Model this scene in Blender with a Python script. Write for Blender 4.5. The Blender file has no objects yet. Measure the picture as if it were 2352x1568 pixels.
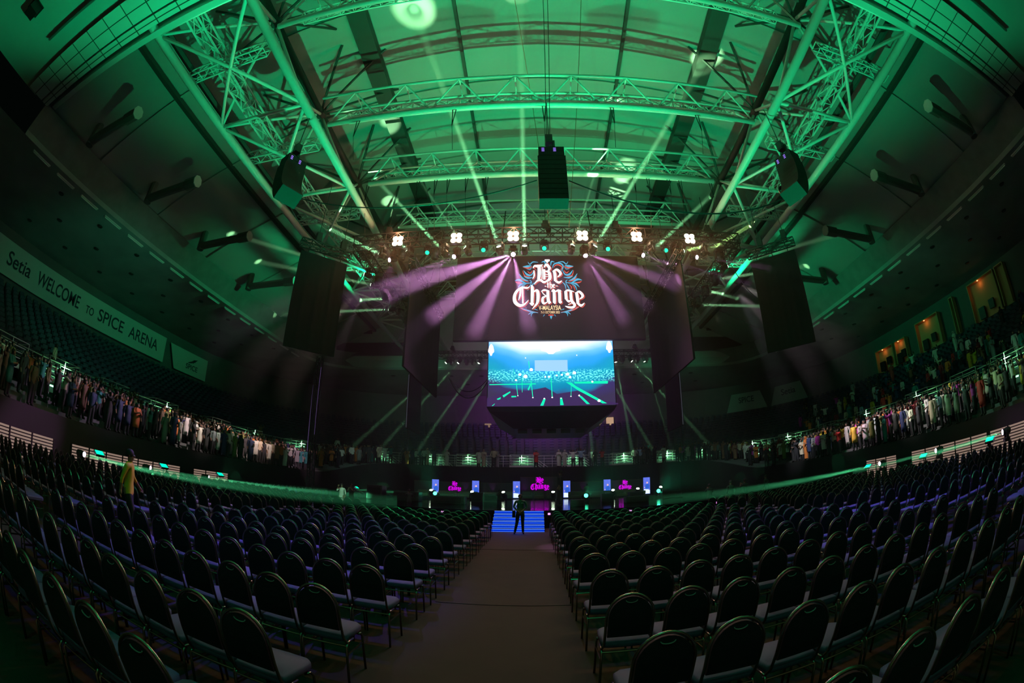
import bpy, bmesh, math, random
from mathutils import Vector, Matrix
R = math.radians
S = bpy.context.scene
C = S.collection
V = Vector
random.seed(7)

# ------------------------------------------------------------------ camera
CAMZ = 1.82
cam_d = bpy.data.cameras.new('camera')
cam_d.type = 'PANO'
cam_d.panorama_type = 'FISHEYE_EQUISOLID'
cam_d.sensor_fit = 'HORIZONTAL'
cam_d.sensor_width = 36.0
cam_d.sensor_height = 24.0
cam_d.fisheye_lens = 1040.9 / 2352 * 36.0
cam_d.fisheye_fov = R(200)
cam_d.clip_start = 0.05
cam_d.clip_end = 400
cam = bpy.data.objects.new('camera', cam_d)
C.objects.link(cam)
cam.location = (0, 0, CAMZ)
_yaw, _pitch, _roll = -0.0508, R(18.38), 0.0062
_cy, _sy, _cp, _sp, _cr, _sr = math.cos(_yaw), math.sin(_yaw), math.cos(_pitch), math.sin(_pitch), math.cos(_roll), math.sin(_roll)


def cam_vec(x, y, f):            # x right, y up, f forward on the sensor -> world
    x, y = _cr * x - _sr * y, _sr * x + _cr * y
    a, b, c = x, _cp * f - _sp * y, _sp * f + _cp * y
    return V((_cy * a + _sy * b, -_sy * a + _cy * b, c))


_r, _u, _f = cam_vec(1, 0, 0), cam_vec(0, 1, 0), cam_vec(0, 0, 1)
cam.rotation_euler = Matrix(((_r.x, _u.x, -_f.x), (_r.y, _u.y, -_f.y), (_r.z, _u.z, -_f.z))).to_euler()
S.camera = cam

# ------------------------------------------------------------------ world, exposure
w = bpy.data.worlds.new('world')
w.use_nodes = True
w.node_tree.nodes['Background'].inputs[0].default_value = (0.002, 0.004, 0.003, 1)
w.node_tree.nodes['Background'].inputs[1].default_value = 0.3
S.world = w
S.view_settings.view_transform = 'Standard'
S.view_settings.look = 'None'
S.view_settings.gamma = 1
S.view_settings.exposure = 0
S.view_settings.use_curve_mapping = False
cy = S.cycles
cy.use_denoising = True
cy.max_bounces = 3
cy.diffuse_bounces = 2
cy.glossy_bounces = 2
cy.transmission_bounces = 2
cy.volume_bounces = 0
cy.transparent_max_bounces = 32
cy.use_light_tree = True
cy.adaptive_threshold = .02
cy.caustics_reflective = False
cy.caustics_refractive = False
cy.sample_clamp_indirect = 4


# ------------------------------------------------------------------ lights that wash the hall, set without fixtures, some added as fill
def spot(name, loc, target, power, color, angle, blend=0.5, size=0.15, parent=None):
    l = bpy.data.lights.new(name, 'SPOT')
    l.energy = power
    l.color = color
    l.spot_size = R(angle)
    l.spot_blend = blend
    l.shadow_soft_size = size
    o = bpy.data.objects.new(name, l)
    C.objects.link(o)
    o.location = loc
    d = (V(target) - V(loc)).normalized()
    o.rotation_euler = d.to_track_quat('-Z', 'Y').to_euler()
    return o


def bulb(name, loc, power, color, size=0.3):
    l = bpy.data.lights.new(name, 'POINT')
    l.energy = power
    l.color = color
    l.shadow_soft_size = size
    o = bpy.data.objects.new(name, l)
    C.objects.link(o)
    o.location = loc
    return o


GREEN = (0.0, 1.0, 0.34)
PALE = (0.35, 1.0, 0.45)
PINK = (1.0, 0.38, 0.95)
WARM = (1.0, 0.48, 0.2)
WASH = [  # location, target, power, colour, cone angle, blend, size
    ((-3.4, 13.6, 1.0), (-4.6, 9.5, 20), 8500, GREEN, 92, .7, .12),
    ((4.9, 13.6, 1.0), (6.4, 9.5, 20), 8500, GREEN, 92, .7, .12),
    ((1.0, 14.5, 2.0), (-14.5, -3.5, 16), 16000, GREEN, 40, .7, .1),
    ((2.0, 14.5, 2.0), (16.5, -3.0, 16), 9500, GREEN, 38, .7, .1),
    ((-9.8, 27, 14.9), (-21, 27, 17), 2600, GREEN, 80, .9, .3),
    ((11.7, 27, 14.9), (23, 27, 17), 2600, GREEN, 80, .9, .3),
    ((-6, 21, 15.0), (-4, 23, 22), 600, GREEN, 150, .9, .3),
    ((7.5, 21, 15.0), (6, 23, 22), 600, GREEN, 150, .9, .3),
    ((0.8, 33, 15.0), (0.8, 34, 22), 1100, (.30, .9, .5), 150, .9, .3),
    ((0.8, 19.0, 13.6), (0.8, 24, 0), 500, (1.0, .40, .75), 120, .9, .5),  # added to tint the haze over the stage pink
    ((0.5, -6.0, 13.0), (0.3, 7.0, 0), 450, GREEN, 110, .9, .3),  # added behind the camera, stands in for green bounce on the chairs
    ((0.8, 34, 12.8), (0.8, 54, 9), 1100, (.8, .5, .7), 120, .9, .3),  # added fill for the dim ambient on the far wall
    ((-1.03, 20.7, 13.3), (-2.8, 19, 7), 1800, (1, .3, .75), 60, .9, .1),
    ((2.73, 20.7, 13.3), (4.3, 19, 7), 1500, (1, .3, .75), 60, .9, .1),
    ((-7.6, 20.7, 13.2), (-8.0, 20, 6), 600, (1, .3, .75), 60, .9, .1),
]
for i_, (lo, ta, po, co, an, bl, si) in enumerate(WASH):
    spot('wash_and_fill_lamp', lo, ta, po, co, an, bl, si)


# ------------------------------------------------------------------ materials
MATS = {}


def mat(name, col, rough=.6, metal=0., noise=0., scale=4., emit=None, estr=1., coat=0., spec=.5, bump=0., bscale=80.):
    if name in MATS:
        return MATS[name]
    m = bpy.data.materials.new(name)
    m.use_nodes = True
    nt = m.node_tree
    b = nt.nodes['Principled BSDF']
    b.inputs['Base Color'].default_value = (*col, 1)
    b.inputs['Roughness'].default_value = rough
    b.inputs['Metallic'].default_value = metal
    b.inputs['Specular IOR Level'].default_value = spec
    b.inputs['Coat Weight'].default_value = coat
    if noise > 0:
        n = nt.nodes.new('ShaderNodeTexNoise')
        n.inputs['Scale'].default_value = scale
        n.inputs['Detail'].default_value = 3
        tc = nt.nodes.new('ShaderNodeTexCoord')
        nt.links.new(tc.outputs['Object'], n.inputs['Vector'])
        mx = nt.nodes.new('ShaderNodeMix')
        mx.data_type = 'RGBA'
        mx.inputs[6].default_value = tuple(c * (1 - noise) for c in col) + (1,)
        mx.inputs[7].default_value = tuple(min(1, c * (1 + noise)) for c in col) + (1,)
        nt.links.new(n.outputs['Fac'], mx.inputs[0])
        nt.links.new(mx.outputs[2], b.inputs['Base Color'])
    if bump > 0:
        n2 = nt.nodes.new('ShaderNodeTexNoise')
        n2.inputs['Scale'].default_value = bscale
        bp = nt.nodes.new('ShaderNodeBump')
        bp.inputs['Strength'].default_value = bump
        bp.inputs['Distance'].default_value = .01
        nt.links.new(n2.outputs['Fac'], bp.inputs['Height'])
        nt.links.new(bp.outputs['Normal'], b.inputs['Normal'])
    if emit is not None:
        b.inputs['Emission Color'].default_value = (*emit, 1)
        b.inputs['Emission Strength'].default_value = estr
    MATS[name] = m
    return m


def glow(name, col, s):
    if name in MATS:
        return MATS[name]
    m = mat(name, (0, 0, 0), .5, emit=col, estr=s)
    m.cycles.emission_sampling = 'NONE'
    return m


M_white = mat('painted white steel', (.72, .74, .72), .45, noise=.06, scale=3)
M_roof = mat('roof membrane', (.34, .36, .34), .8, noise=.10, scale=.35)
M_rib = mat('dark roof beam', (.045, .05, .045), .6)
M_conc = mat('concrete', (.42, .43, .41), .85, noise=.22, scale=.8)
M_soff = mat('stained soffit board', (.30, .31, .30), .85, noise=.35, scale=.45)
M_dark = mat('black steel', (.02, .02, .022), .45, metal=.3)
M_alu = mat('aluminium truss', (.05, .045, .05), .5, metal=.3)
M_drape = mat('black drape', (.016, .014, .018), .9, noise=.3, scale=3, bump=.3, bscale=12)
M_rail = mat('galvanised rail', (.60, .62, .58), .4, metal=.2)
M_step = mat('stand step', (.10, .105, .11), .85, noise=.2, scale=2)


# ------------------------------------------------------------------ mesh helpers
class MB:
    def __init__(s):
        s.v, s.f, s.m = [], [], []

    def add(s, vs, fs, mi=0):
        o = len(s.v)
        s.v += [tuple(p) for p in vs]
        s.f += [tuple(i + o for i in f) for f in fs]
        s.m += [mi] * len(fs)

    def box(s, c, d, M=None, mi=0):
        x, y, z = d[0] / 2, d[1] / 2, d[2] / 2
        vs = [V((a * x, b * y, e * z)) for e in (-1, 1) for a, b in ((-1, -1), (1, -1), (1, 1), (-1, 1))]
        if M is not None:
            vs = [M @ p for p in vs]
        vs = [p + V(c) for p in vs]
        s.add(vs, [(3, 2, 1, 0), (4, 5, 6, 7), (0, 1, 5, 4), (1, 2, 6, 5), (2, 3, 7, 6), (3, 0, 4, 7)], mi)

    def bar(s, p0, p1, w, h=None, mi=0, up=(0, 0, 1)):
        p0, p1 = V(p0), V(p1)
        d = (p1 - p0)
        L = d.length
        if L < 1e-6:
            return
        d = d / L
        u = V(up)
        if abs(d.dot(u)) > .98:
            u = V((0, 1, 0))
        a = d.cross(u).normalized()
        b = a.cross(d)
        h = h or w
        q = [a * (i * w / 2) + b * (j * h / 2) for i, j in ((-1, -1), (1, -1), (1, 1), (-1, 1))]
        s.add([p0 + e for e in q] + [p1 + e for e in q], [(3, 2, 1, 0), (4, 5, 6, 7), (0, 1, 5, 4), (1, 2, 6, 5), (2, 3, 7, 6), (3, 0, 4, 7)], mi)

    def tube(s, p0, p1, r, n=6, r1=None, mi=0, cap=True):
        s.path([p0, p1], [r, r if r1 is None else r1], n, mi, cap)

    def path(s, pts, rs, n=6, mi=0, cap=True, closed=False):
        pts = [V(p) for p in pts]
        if not isinstance(rs, (list, tuple)):
            rs = [rs] * len(pts)
        k = len(pts)
        o = len(s.v)
        ref = None
        for i, p in enumerate(pts):
            if closed:
                d = pts[(i + 1) % k] - pts[i - 1]
            else:
                d = pts[min(i + 1, k - 1)] - pts[max(i - 1, 0)]
            d.normalize()
            if ref is None:
                ref = V((0, 0, 1)) if abs(d.z) < .9 else V((0, 1, 0))
            a = d.cross(ref)
            if a.length < 1e-4:
                a = d.orthogonal()
            a.normalize()
            b = a.cross(d)
            ref = b
            for j in range(n):
                t = 2 * math.pi * j / n
                s.v.append(tuple(p + (a * math.cos(t) + b * math.sin(t)) * rs[i]))
        m = k if closed else k - 1
        for i in range(m):
            for j in range(n):
                j2 = (j + 1) % n
                i2 = (i + 1) % k
                s.f.append((o + i * n + j, o + i * n + j2, o + i2 * n + j2, o + i2 * n + j))
                s.m.append(mi)
        if cap and not closed:
            s.f.append(tuple(o + j for j in range(n))[::-1])
            s.f.append(tuple(o + (k - 1) * n + j for j in range(n)))
            s.m += [mi, mi]

    def lathe(s, prof, n=16, M=None, mi=0):   # prof [(r, z)]
        o = len(s.v)
        for r, z in prof:
            for j in range(n):
                t = 2 * math.pi * j / n
                p = V((r * math.cos(t), r * math.sin(t), z))
                if M is not None:
                    p = M @ p
                s.v.append(tuple(p))
        for i in range(len(prof) - 1):
            for j in range(n):
                j2 = (j + 1) % n
                s.f.append((o + i * n + j, o + i * n + j2, o + (i + 1) * n + j2, o + (i + 1) * n + j))
                s.m.append(mi)
        s.f.append(tuple(o + j for j in range(n))[::-1])
        s.f.append(tuple(o + (len(prof) - 1) * n + j for j in range(n)))
        s.m += [mi, mi]

    def prism(s, poly, t0, t1, M=None, mi=0):   # poly in (x, z), extruded along y t0..t1
        n = len(poly)
        vs = [V((x, t0, z)) for x, z in poly] + [V((x, t1, z)) for x, z in poly]
        if M is not None:
            vs = [M @ p for p in vs]
        fs = [tuple(range(n)), tuple(range(2 * n - 1, n - 1, -1))]
        fs += [(i, n + i, n + (i + 1) % n, (i + 1) % n) for i in range(n)]
        s.add(vs, fs, mi)

    def strip(s, A, B, mi=0, closed=False):
        n = len(A)
        o = len(s.v)
        s.v += [tuple(p) for p in A] + [tuple(p) for p in B]
        for i in range(n if closed else n - 1):
            j = (i + 1) % n
            s.f.append((o + i, o + j, o + n + j, o + n + i))
            s.m.append(mi)

    def mesh(s, name, mats, smooth=False):
        me = bpy.data.meshes.new(name)
        me.from_pydata(s.v, [], s.f)
        if not isinstance(mats, (list, tuple)):
            mats = [mats]
        for m in mats:
            me.materials.append(m)
        if len(mats) > 1:
            me.polygons.foreach_set('material_index', s.m)
        if smooth:
            me.polygons.foreach_set('use_smooth', [True] * len(me.polygons))
        me.update()
        if len(s.v) < 60000:
            bm = bmesh.new()
            bm.from_mesh(me)
            bmesh.ops.remove_doubles(bm, verts=bm.verts, dist=1e-5)
            bm.to_mesh(me)
            bm.free()
        return me

    def islands(s):
        par = list(range(len(s.v)))

        def f(a):
            while par[a] != a:
                par[a] = par[par[a]]
                a = par[a]
            return a
        for fc in s.f:
            for b in fc[1:]:
                x, y = f(fc[0]), f(b)
                if x != y:
                    par[x] = y
        g = {}
        for k, fc in enumerate(s.f):
            g.setdefault(f(fc[0]), []).append(k)
        return list(g.values())

    def build_each(s, name, mats, parent=None, smooth=False):
        """every separate member a part of its own"""
        for ks in s.islands():
            q = MB()
            mp = {}
            for k in ks:
                for i in s.f[k]:
                    if i not in mp:
                        mp[i] = len(q.v)
                        q.v.append(s.v[i])
                q.f.append(tuple(mp[i] for i in s.f[k]))
                q.m.append(s.m[k])
            q.build(name, mats, parent, smooth)

    def build(s, name, mats, parent=None, smooth=False, bevel=0, loc=None):
        o = bpy.data.objects.new(name, s.mesh(name, mats, smooth))
        C.objects.link(o)
        if parent is not None:
            o.parent = parent
        if loc is not None:
            o.location = loc
        if bevel:
            b = o.modifiers.new('b', 'BEVEL')
            b.width = bevel
            b.segments = 2
            b.limit_method = 'ANGLE'
        return o


def tag(o, label=None, cat=None, group=None, kind=None):
    if label:
        o['label'] = label
    if cat:
        o['category'] = cat
    if group:
        o['group'] = group
    if kind:
        o['kind'] = kind
    return o


def thing(name, loc, label, cat, group=None, rz=0., kind=None):
    o = bpy.data.objects.new(name, None)
    C.objects.link(o)
    o.location = loc
    o.rotation_euler = (0, 0, rz)
    o.empty_display_size = .1
    return tag(o, label, cat, group, kind)


def copy_tree(o, parent=None):
    kids = KIDS.get(o.name)
    if kids is None:
        kids = KIDS[o.name] = [c for c in bpy.data.objects if c.parent == o]
    c = o.copy()
    C.objects.link(c)
    c.parent = parent
    for ch in kids:
        copy_tree(ch, c)
    return c


KIDS = {}
ORD = ['first', 'second', 'third', 'fourth', 'fifth', 'sixth', 'seventh', 'eighth', 'ninth', 'tenth', 'eleventh', 'twelfth', 'thirteenth', 'fourteenth', 'fifteenth', 'sixteenth', 'seventeenth', 'eighteenth', 'nineteenth', 'twentieth']
ORD += ['twenty-' + a for a in ORD[:9]] + ['thirtieth'] + ['thirty-' + a for a in ORD[:9]] + ['fortieth'] + ['forty-' + a for a in ORD[:9]] + ['fiftieth'] + ['fifty-' + a for a in ORD[:9]] + ['sixtieth'] + ['sixty-' + a for a in ORD[:9]] + ['seventieth'] + ['seventy-' + a for a in ORD[:9]] + ['eightieth']


def box_truss(mb, p0, p1, w, h, n, r=.03, rb=.018, up=(0, 0, 1)):
    p0, p1 = V(p0), V(p1)
    d = (p1 - p0).normalized()
    a = d.cross(V(up)).normalized() * (w / 2)
    b = V(up).normalized() * (h / 2)
    cs = [a + b, -a + b, -a - b, a - b]
    for c in cs:
        mb.bar(p0 + c, p1 + c, r * 1.8)
    for i in range(n):
        q0, q1 = p0.lerp(p1, i / n), p0.lerp(p1, (i + 1) / n)
        for k in range(4):
            c0, c1 = cs[k], cs[(k + 1) % 4]
            mb.bar(q0 + (c0 if i % 2 else c1), q1 + (c1 if i % 2 else c0), rb * 1.8)
            mb.bar(q0 + c0, q0 + c1, rb * 1.8)
    for k in range(4):
        mb.bar(p1 + cs[k], p1 + cs[(k + 1) % 4], rb * 1.8)

# ================================================================== THE HALL
X0 = 0.55


def ring(hw, yb, rc, n=14, y0=-9., z=0.):
    """open plan curve of the bowl: left side from y0, round the back, to the right side"""
    pts = []
    for i in range(n):
        pts.append((X0 - hw, y0 + (yb - rc - y0) * i / n))
    for i in range(n + 1):
        t = math.pi - (math.pi / 2) * i / n
        pts.append((X0 - hw + rc + rc * math.cos(t), yb - rc + rc * math.sin(t)))
    for i in range(1, n):
        pts.append((X0 - hw + rc + (2 * hw - 2 * rc) * i / n, yb))
    for i in range(n + 1):
        t = math.pi / 2 - (math.pi / 2) * i / n
        pts.append((X0 + hw - rc + rc * math.cos(t), yb - rc + rc * math.sin(t)))
    for i in range(1, n + 1):
        pts.append((X0 + hw, yb - rc - (yb - rc - y0) * i / n))
    return pts


RIN = ring(17.9, 41.0, 9.0)
ROUT = ring(24.2, 44.5, 13.0)
RTOP = ring(34.3, 54.5, 20.0)
NR = len(RIN)


def bump01(i):                      # 0 on the sides, 1 on the back stretch
    x, y = RIN[i]
    t = min(1, max(0, (y - 33.5) / 7.0))
    return t * t * (3 - 2 * t)


def zin(i):
    return 2.12 + 1.45 * bump01(i)


def lerp2(a, b, t):
    return (a[0] + (b[0] - a[0]) * t, a[1] + (b[1] - a[1]) * t)


# floor
mb = MB()
mb.box((X0, 20, -.1), (46, 66, .2))
M_floor = mat('dark hall carpet', (.021, .013, .010), .9, noise=.35, scale=2.2, bump=.4, bscale=160)
tag(mb.build('floor', M_floor), kind='structure')
mb = MB()                                                # thin seams of the aisle carpet
mb.box((-.43, 6.55, .004), (2.0, .02, .008))
mb.box((-.43, 12.6, .004), (2.0, .02, .008))
tag(mb.build('trim_1', mat('carpet seam', (.02, .015, .015), .9)), kind='structure')

# wall under the stands (dark), front parapet
mb = MB()
A = [(x, y, 0) for x, y in RIN]
B = [(x, y, zin(i)) for i, (x, y) in enumerate(RIN)]
mb.strip(A, B)
B2 = [lerp2(RIN[i], ROUT[i], .03) + (zin(i),) for i in range(NR)]
A2 = [p[:2] + (0,) for p in B2]
mb.strip(B, B2)
mb.strip(B2, A2)
M_skirt = mat('black stand skirt', (.012, .013, .013), .75, noise=.2, scale=1)
tag(mb.build('wall_stand_front', M_skirt), kind='structure')

# lower tier steps
NSTEP = 7
mb = MB()


def step_pt(i, k, f=0.):            # point on row k of the lower tier at ring index i
    t = .03 + .97 * (k + f) / NSTEP
    p = lerp2(RIN[i], ROUT[i], t)
    z = zin(i) + (max(3.35, zin(i)) - zin(i)) * k / NSTEP
    return p + (z,)


for k in range(NSTEP):
    z_now = [step_pt(i, k)[2] for i in range(NR)]
    a = [step_pt(i, k)[:2] + (z_now[i],) for i in range(NR)]
    b = [step_pt(i, k + 1)[:2] + (z_now[i],) for i in range(NR)]
    c = [step_pt(i, k + 1)[:2] + (step_pt(i, k + 1)[2] if k < NSTEP - 1 else 3.75,) for i in range(NR)]
    mb.strip(a, b)
    mb.strip(b, c)
tag(mb.build('floor_lower_stand', M_step), kind='structure')

# cross gangway and upper tier
mb = MB()
NUP = 15


def up_pt(i, k, dz=0.):
    t = k / NUP
    p = lerp2(ROUT[i], RTOP[i], t)
    return p + (3.75 + 5.4 * t + dz,)


for k in range(NUP):
    a = [up_pt(i, k) for i in range(NR)]
    b = [up_pt(i, k + 1)[:2] + (a[i][2],) for i in range(NR)]
    c = [up_pt(i, k + 1) for i in range(NR)]
    mb.strip(a, b)
    mb.strip(b, c)
tag(mb.build('floor_upper_stand', mat('upper stand concrete', (.075, .09, .095), .9, noise=.25, scale=1.2)), kind='structure')

# back wall above the upper tier
mb = MB()
a = [up_pt(i, NUP) for i in range(NR)]
b = [p[:2] + (12.9,) for p in a]
mb.strip(a, b)
tag(mb.build('wall_upper', mat('upper wall paint', (.11, .115, .115), .9, noise=.2, scale=.7)), kind='structure')

# soffit: from the light strip edge (z 14.0) out to the wall; roof opening x -23.4..24.5, y 3.9..45.6
OX0, OX1, OY0, OY1 = -23.4, 24.5, 3.9, 45.6


def orect(g, rc, n=8):              # opening grown by g, open towards the camera side
    pts = [(OX0 - g, OY0 + (OY1 + g - rc - OY0) * i / n) for i in range(n)]
    for i in range(n + 1):
        t = math.pi - math.pi / 2 * i / n
        pts.append((OX0 - g + rc + rc * math.cos(t), OY1 + g - rc + rc * math.sin(t)))
    for i in range(1, n):
        pts.append((OX0 - g + rc + (OX1 - OX0 + 2 * g - 2 * rc) * i / n, OY1 + g))
    for i in range(n + 1):
        t = math.pi / 2 - math.pi / 2 * i / n
        pts.append((OX1 + g - rc + rc * math.cos(t), OY1 + g - rc + rc * math.sin(t)))
    for i in range(1, n + 1):
        pts.append((OX1 + g, OY1 + g - rc - (OY1 + g - rc - OY0) * i / n))
    return pts


E0 = orect(0., 4.5)
E1 = orect(.9, 5.)
E2 = orect(11.5, 14.)
mb = MB()
mb.strip([p + (15.85,) for p in E0], [p + (14.45,) for p in E1])
tag(mb.build('trim_opening', mat('fascia panel', (.16, .17, .16), .8, noise=.35, scale=1.3)), kind='structure')
mb = MB()
mb.strip([p + (14.15,) for p in E1], [p + (12.7,) for p in E2])
mb.strip([(p[0], p[1] - 13, 14.15) if 0 else p + (14.45,) for p in E1], [p + (14.15,) for p in E1])
# sides carried on past the camera
for sx, e1, e2 in ((-1, OX0 - .9, OX0 - 11.5), (1, OX1 + .9, OX1 + 11.5)):
    mb.add([(e1, OY0, 14.15), (e2, OY0, 12.7), (e2, -14, 12.7), (e1, -14, 14.15)], [(0, 1, 2, 3)])
# dark stain patches are part of the board
tag(mb.build('ceiling_soffit', M_soff), kind='structure')
for k in range(64):                                      # recessed vents in the soffit
    pass

# fluorescent battens along the soffit edge: countable fittings
bat = None
bi = 0
for side in (-1, 1):
    for k in range(15):
        y = 6 + 2.45 * k
        x = (OX0 - 1.35) if side < 0 else (OX1 + 1.35)
        if bat is None:
            bat = thing('batten_light', (x, y, 14.06), '', 'light fitting', 'unlit batten lights along the soffit edge')
            q = MB()
            q.box((0, 0, 0), (.14, 1.7, .08))
            q.build('housing', M_rail, bat)
            q = MB()
            q.tube((0, -.78, -.07), (0, .78, -.07), .03, 8)
            q.build('tube', mat('dull lamp glass', (.7, .75, .72), .3), bat)
            o = bat
        else:
            o = copy_tree(bat)
        o.location = (x, y, 14.06)
        o['label'] = 'unlit batten light on the %s soffit edge, %s from the camera end' % ('left' if side < 0 else 'right', ORD[k])

# slab over the camera with its tiled edge band
mb = MB()
mb.box((X0, -5.8, 16.2), (48.5, 17.4, .8))
mb.box((X0, 4.5, 19), (47.5, .3, 6.4))
tag(mb.build('ceiling_slab', mat('pale soffit render', (.5, .52, .5), .85, noise=.12, scale=.5)), kind='structure')


def brick_mat():
    m = bpy.data.materials.new('square tile band')
    m.use_nodes = True
    nt = m.node_tree
    b = nt.nodes['Principled BSDF']
    br = nt.nodes.new('ShaderNodeTexBrick')
    tc = nt.nodes.new('ShaderNodeTexCoord')
    mp = nt.nodes.new('ShaderNodeMapping')
    nt.links.new(tc.outputs['Object'], mp.inputs[0])
    nt.links.new(mp.outputs[0], br.inputs['Vector'])
    br.offset = 0
    br.inputs['Color1'].default_value = (.62, .63, .6, 1)
    br.inputs['Color2'].default_value = (.54, .56, .53, 1)
    br.inputs['Mortar'].default_value = (.05, .06, .05, 1)
    br.inputs['Scale'].default_value = 1
    br.inputs['Mortar Size'].default_value = .03
    br.inputs['Brick Width'].default_value = 1.25
    br.inputs['Row Height'].default_value = 1.0
    nt.links.new(br.outputs['Color'], b.inputs['Base Color'])
    b.inputs['Roughness'].default_value = .7
    return m


mb = MB()
mb.box((0, 0, 0), (47.5, 1.3, .1))
mb.box((0, 1.0, .25), (47.5, .5, .6))
tag(mb.build('trim_2', brick_mat(), loc=(X0, 2.75, 15.6)), kind='structure')
mb = MB()
for sx in (-1, 1):
    mb.tube((sx * 12, 1.1, 0), (sx * 20, .9, 0), .09, 6)
tag(mb.build('trim_3', mat('cable tray', (.1, .1, .1), .6), loc=(X0, 0, 15.62)), kind='structure')
for k, (x, y) in enumerate(((-19.2, -1.2), (21.5, -2.0))):
    q = MB()
    q.box((0, 0, -.2), (.7, .7, .4))
    q.box((0, 0, .0), (.9, .9, .06))
    o = q.build('ceiling_hatch', M_dark, loc=(x, y, 15.78))
    tag(o, 'small dark box on the %s end of the ceiling slab above the seats' % ('left' if k == 0 else 'right'), 'box')

# roof shell: barrel over the opening
PROF = [(-23.9, 15.9), (-21.5, 17.0), (-18.5, 18.3), (-15, 19.7), (-11, 21.0), (-7, 21.9), (-3, 22.5), (X0, 22.7)]
PROF = PROF + [(2 * X0 - x, z) for x, z in PROF[-2::-1]]
PROF[-1] = (24.9, 15.9)
mb = MB()
ys = [4.3, 12, 20, 28, 36, 45.8]
for a_, b_ in zip(ys[:-1], ys[1:]):
    mb.strip([(x, a_, z) for x, z in PROF], [(x, b_, z) for x, z in PROF])
tag(mb.build('ceiling_roof', M_roof, smooth=True), kind='structure')


def roof_z(x):
    for (xa, za), (xb, zb) in zip(PROF[:-1], PROF[1:]):
        if xa <= x <= xb:
            return za + (zb - za) * (x - xa) / (xb - xa)
    return 16


# gable at the far end with its recesses
mb = MB()
fs = []
top = [(x, 45.7, z + .1) for x, z in PROF]
bot = [(x, 45.7, 15.0) for x, z in PROF]
mb.strip(bot, top)
mb.strip([(OX0 - .5, 45.7, 15.0), (OX1 + .5, 45.7, 15.0)], [(OX0 - .5, 46.6, 14.3), (OX1 + .5, 46.6, 14.3)])
tag(mb.build('wall_gable', mat('gable render', (.46, .5, .48), .85, noise=.12, scale=.4)), kind='structure')
mb = MB()
for x0, x1, z0, z1 in ((-22.4, -13.6, 15.5, 17.0), (17.2, 25.0, 15.7, 17.3)):
    mb.box(((x0 + x1) / 2, 45.62, (z0 + z1) / 2), (x1 - x0, .12, z1 - z0))
tag(mb.build('trim_4', mat('gallery recess shade', (.05, .045, .05), .8)), kind='structure')  # flat dark boards, the shade inside the recesses put in as colour
for k, x in enumerate((-21.0, -18.7, -7.0, 20.2, 22.1)):
    q = MB()
    q.box((0, 0, 0), (1.25, .3, 1.1))
    q.box((0, -.18, 0), (1.0, .06, .85))
    o = q.build('wall_speaker', M_dark, loc=(x, 45.45, 18.6), bevel=.04)
    tag(o, 'square black speaker on the far gable, %s from the left' % ORD[k], 'speaker')

# longitudinal roof beams and purlins
mb = MB()
for x in (-7.9, 9.2):
    mb.box((x, 25, roof_z(x) - .25), (.95, 41.5, .45))
for x in (-3.4, 4.9):
    mb.box((x, 25, roof_z(x) - .12), (.16, 41.5, .2))
for x in (-17.8, 18.9):
    mb.box((x, 25, roof_z(x) - .15), (.3, 41.5, .25))
tag(mb.build('beam_roof', M_rib), kind='structure')
mb = MB()
for y in (9.8, 16.2, 22.4, 28.4, 34.5, 40.5):
    for (xa, za), (xb, zb) in zip(PROF[:-1], PROF[1:]):
        mb.bar((xa, y, za - .08), (xb, y, zb - .08), .12, .12)
tag(mb.build('beam_cross', mat('pale purlin', (.34, .36, .34), .7)), kind='structure')

# air ducts on the side slopes
dk = 0
duct0 = None
for side in (-1, 1):
    for k, y in enumerate((7.9, 14.0, 20.2, 27.0)):
        if duct0 is None:
            duct0 = thing('air_duct', (0, 0, 0), '', 'air duct', 'air ducts on the sloping roof sides')
            q = MB()
            q.tube((0, 0, 0), (3.6, 0, .12), .27, 10)
            q.tube((0, 0, -.27), (0, 0, 2.1), .27, 10)
            q.build('duct', mat('duct sheet metal', (.12, .13, .12), .5), duct0)
            q = MB()
            q.tube((3.6, 0, .12), (4.5, 0, .16), .34, 8)
            nz = q.build('nozzle', mat('nozzle drum', (.10, .11, .10), .5), duct0)
            q = MB()
            q.tube((4.5, 0, .16), (4.56, 0, .16), .36, 8)
            q.build('nozzle_face', mat('nozzle face', (.5, .52, .5), .6), nz)
            o = duct0
        else:
            o = copy_tree(duct0)
        x = -22.3 if side < 0 else 23.4
        o.location = (x, y, 15.6)
        o.rotation_euler = (0, 0, 0 if side < 0 else math.pi)
        o['label'] = 'dark round air duct with pale nozzle on the %s roof slope, %s from the camera' % ('left' if side < 0 else 'right', ORD[k])

# -------------------------------------------------- main roof trusses
ZB, ZT = 16.02, 18.9


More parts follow.
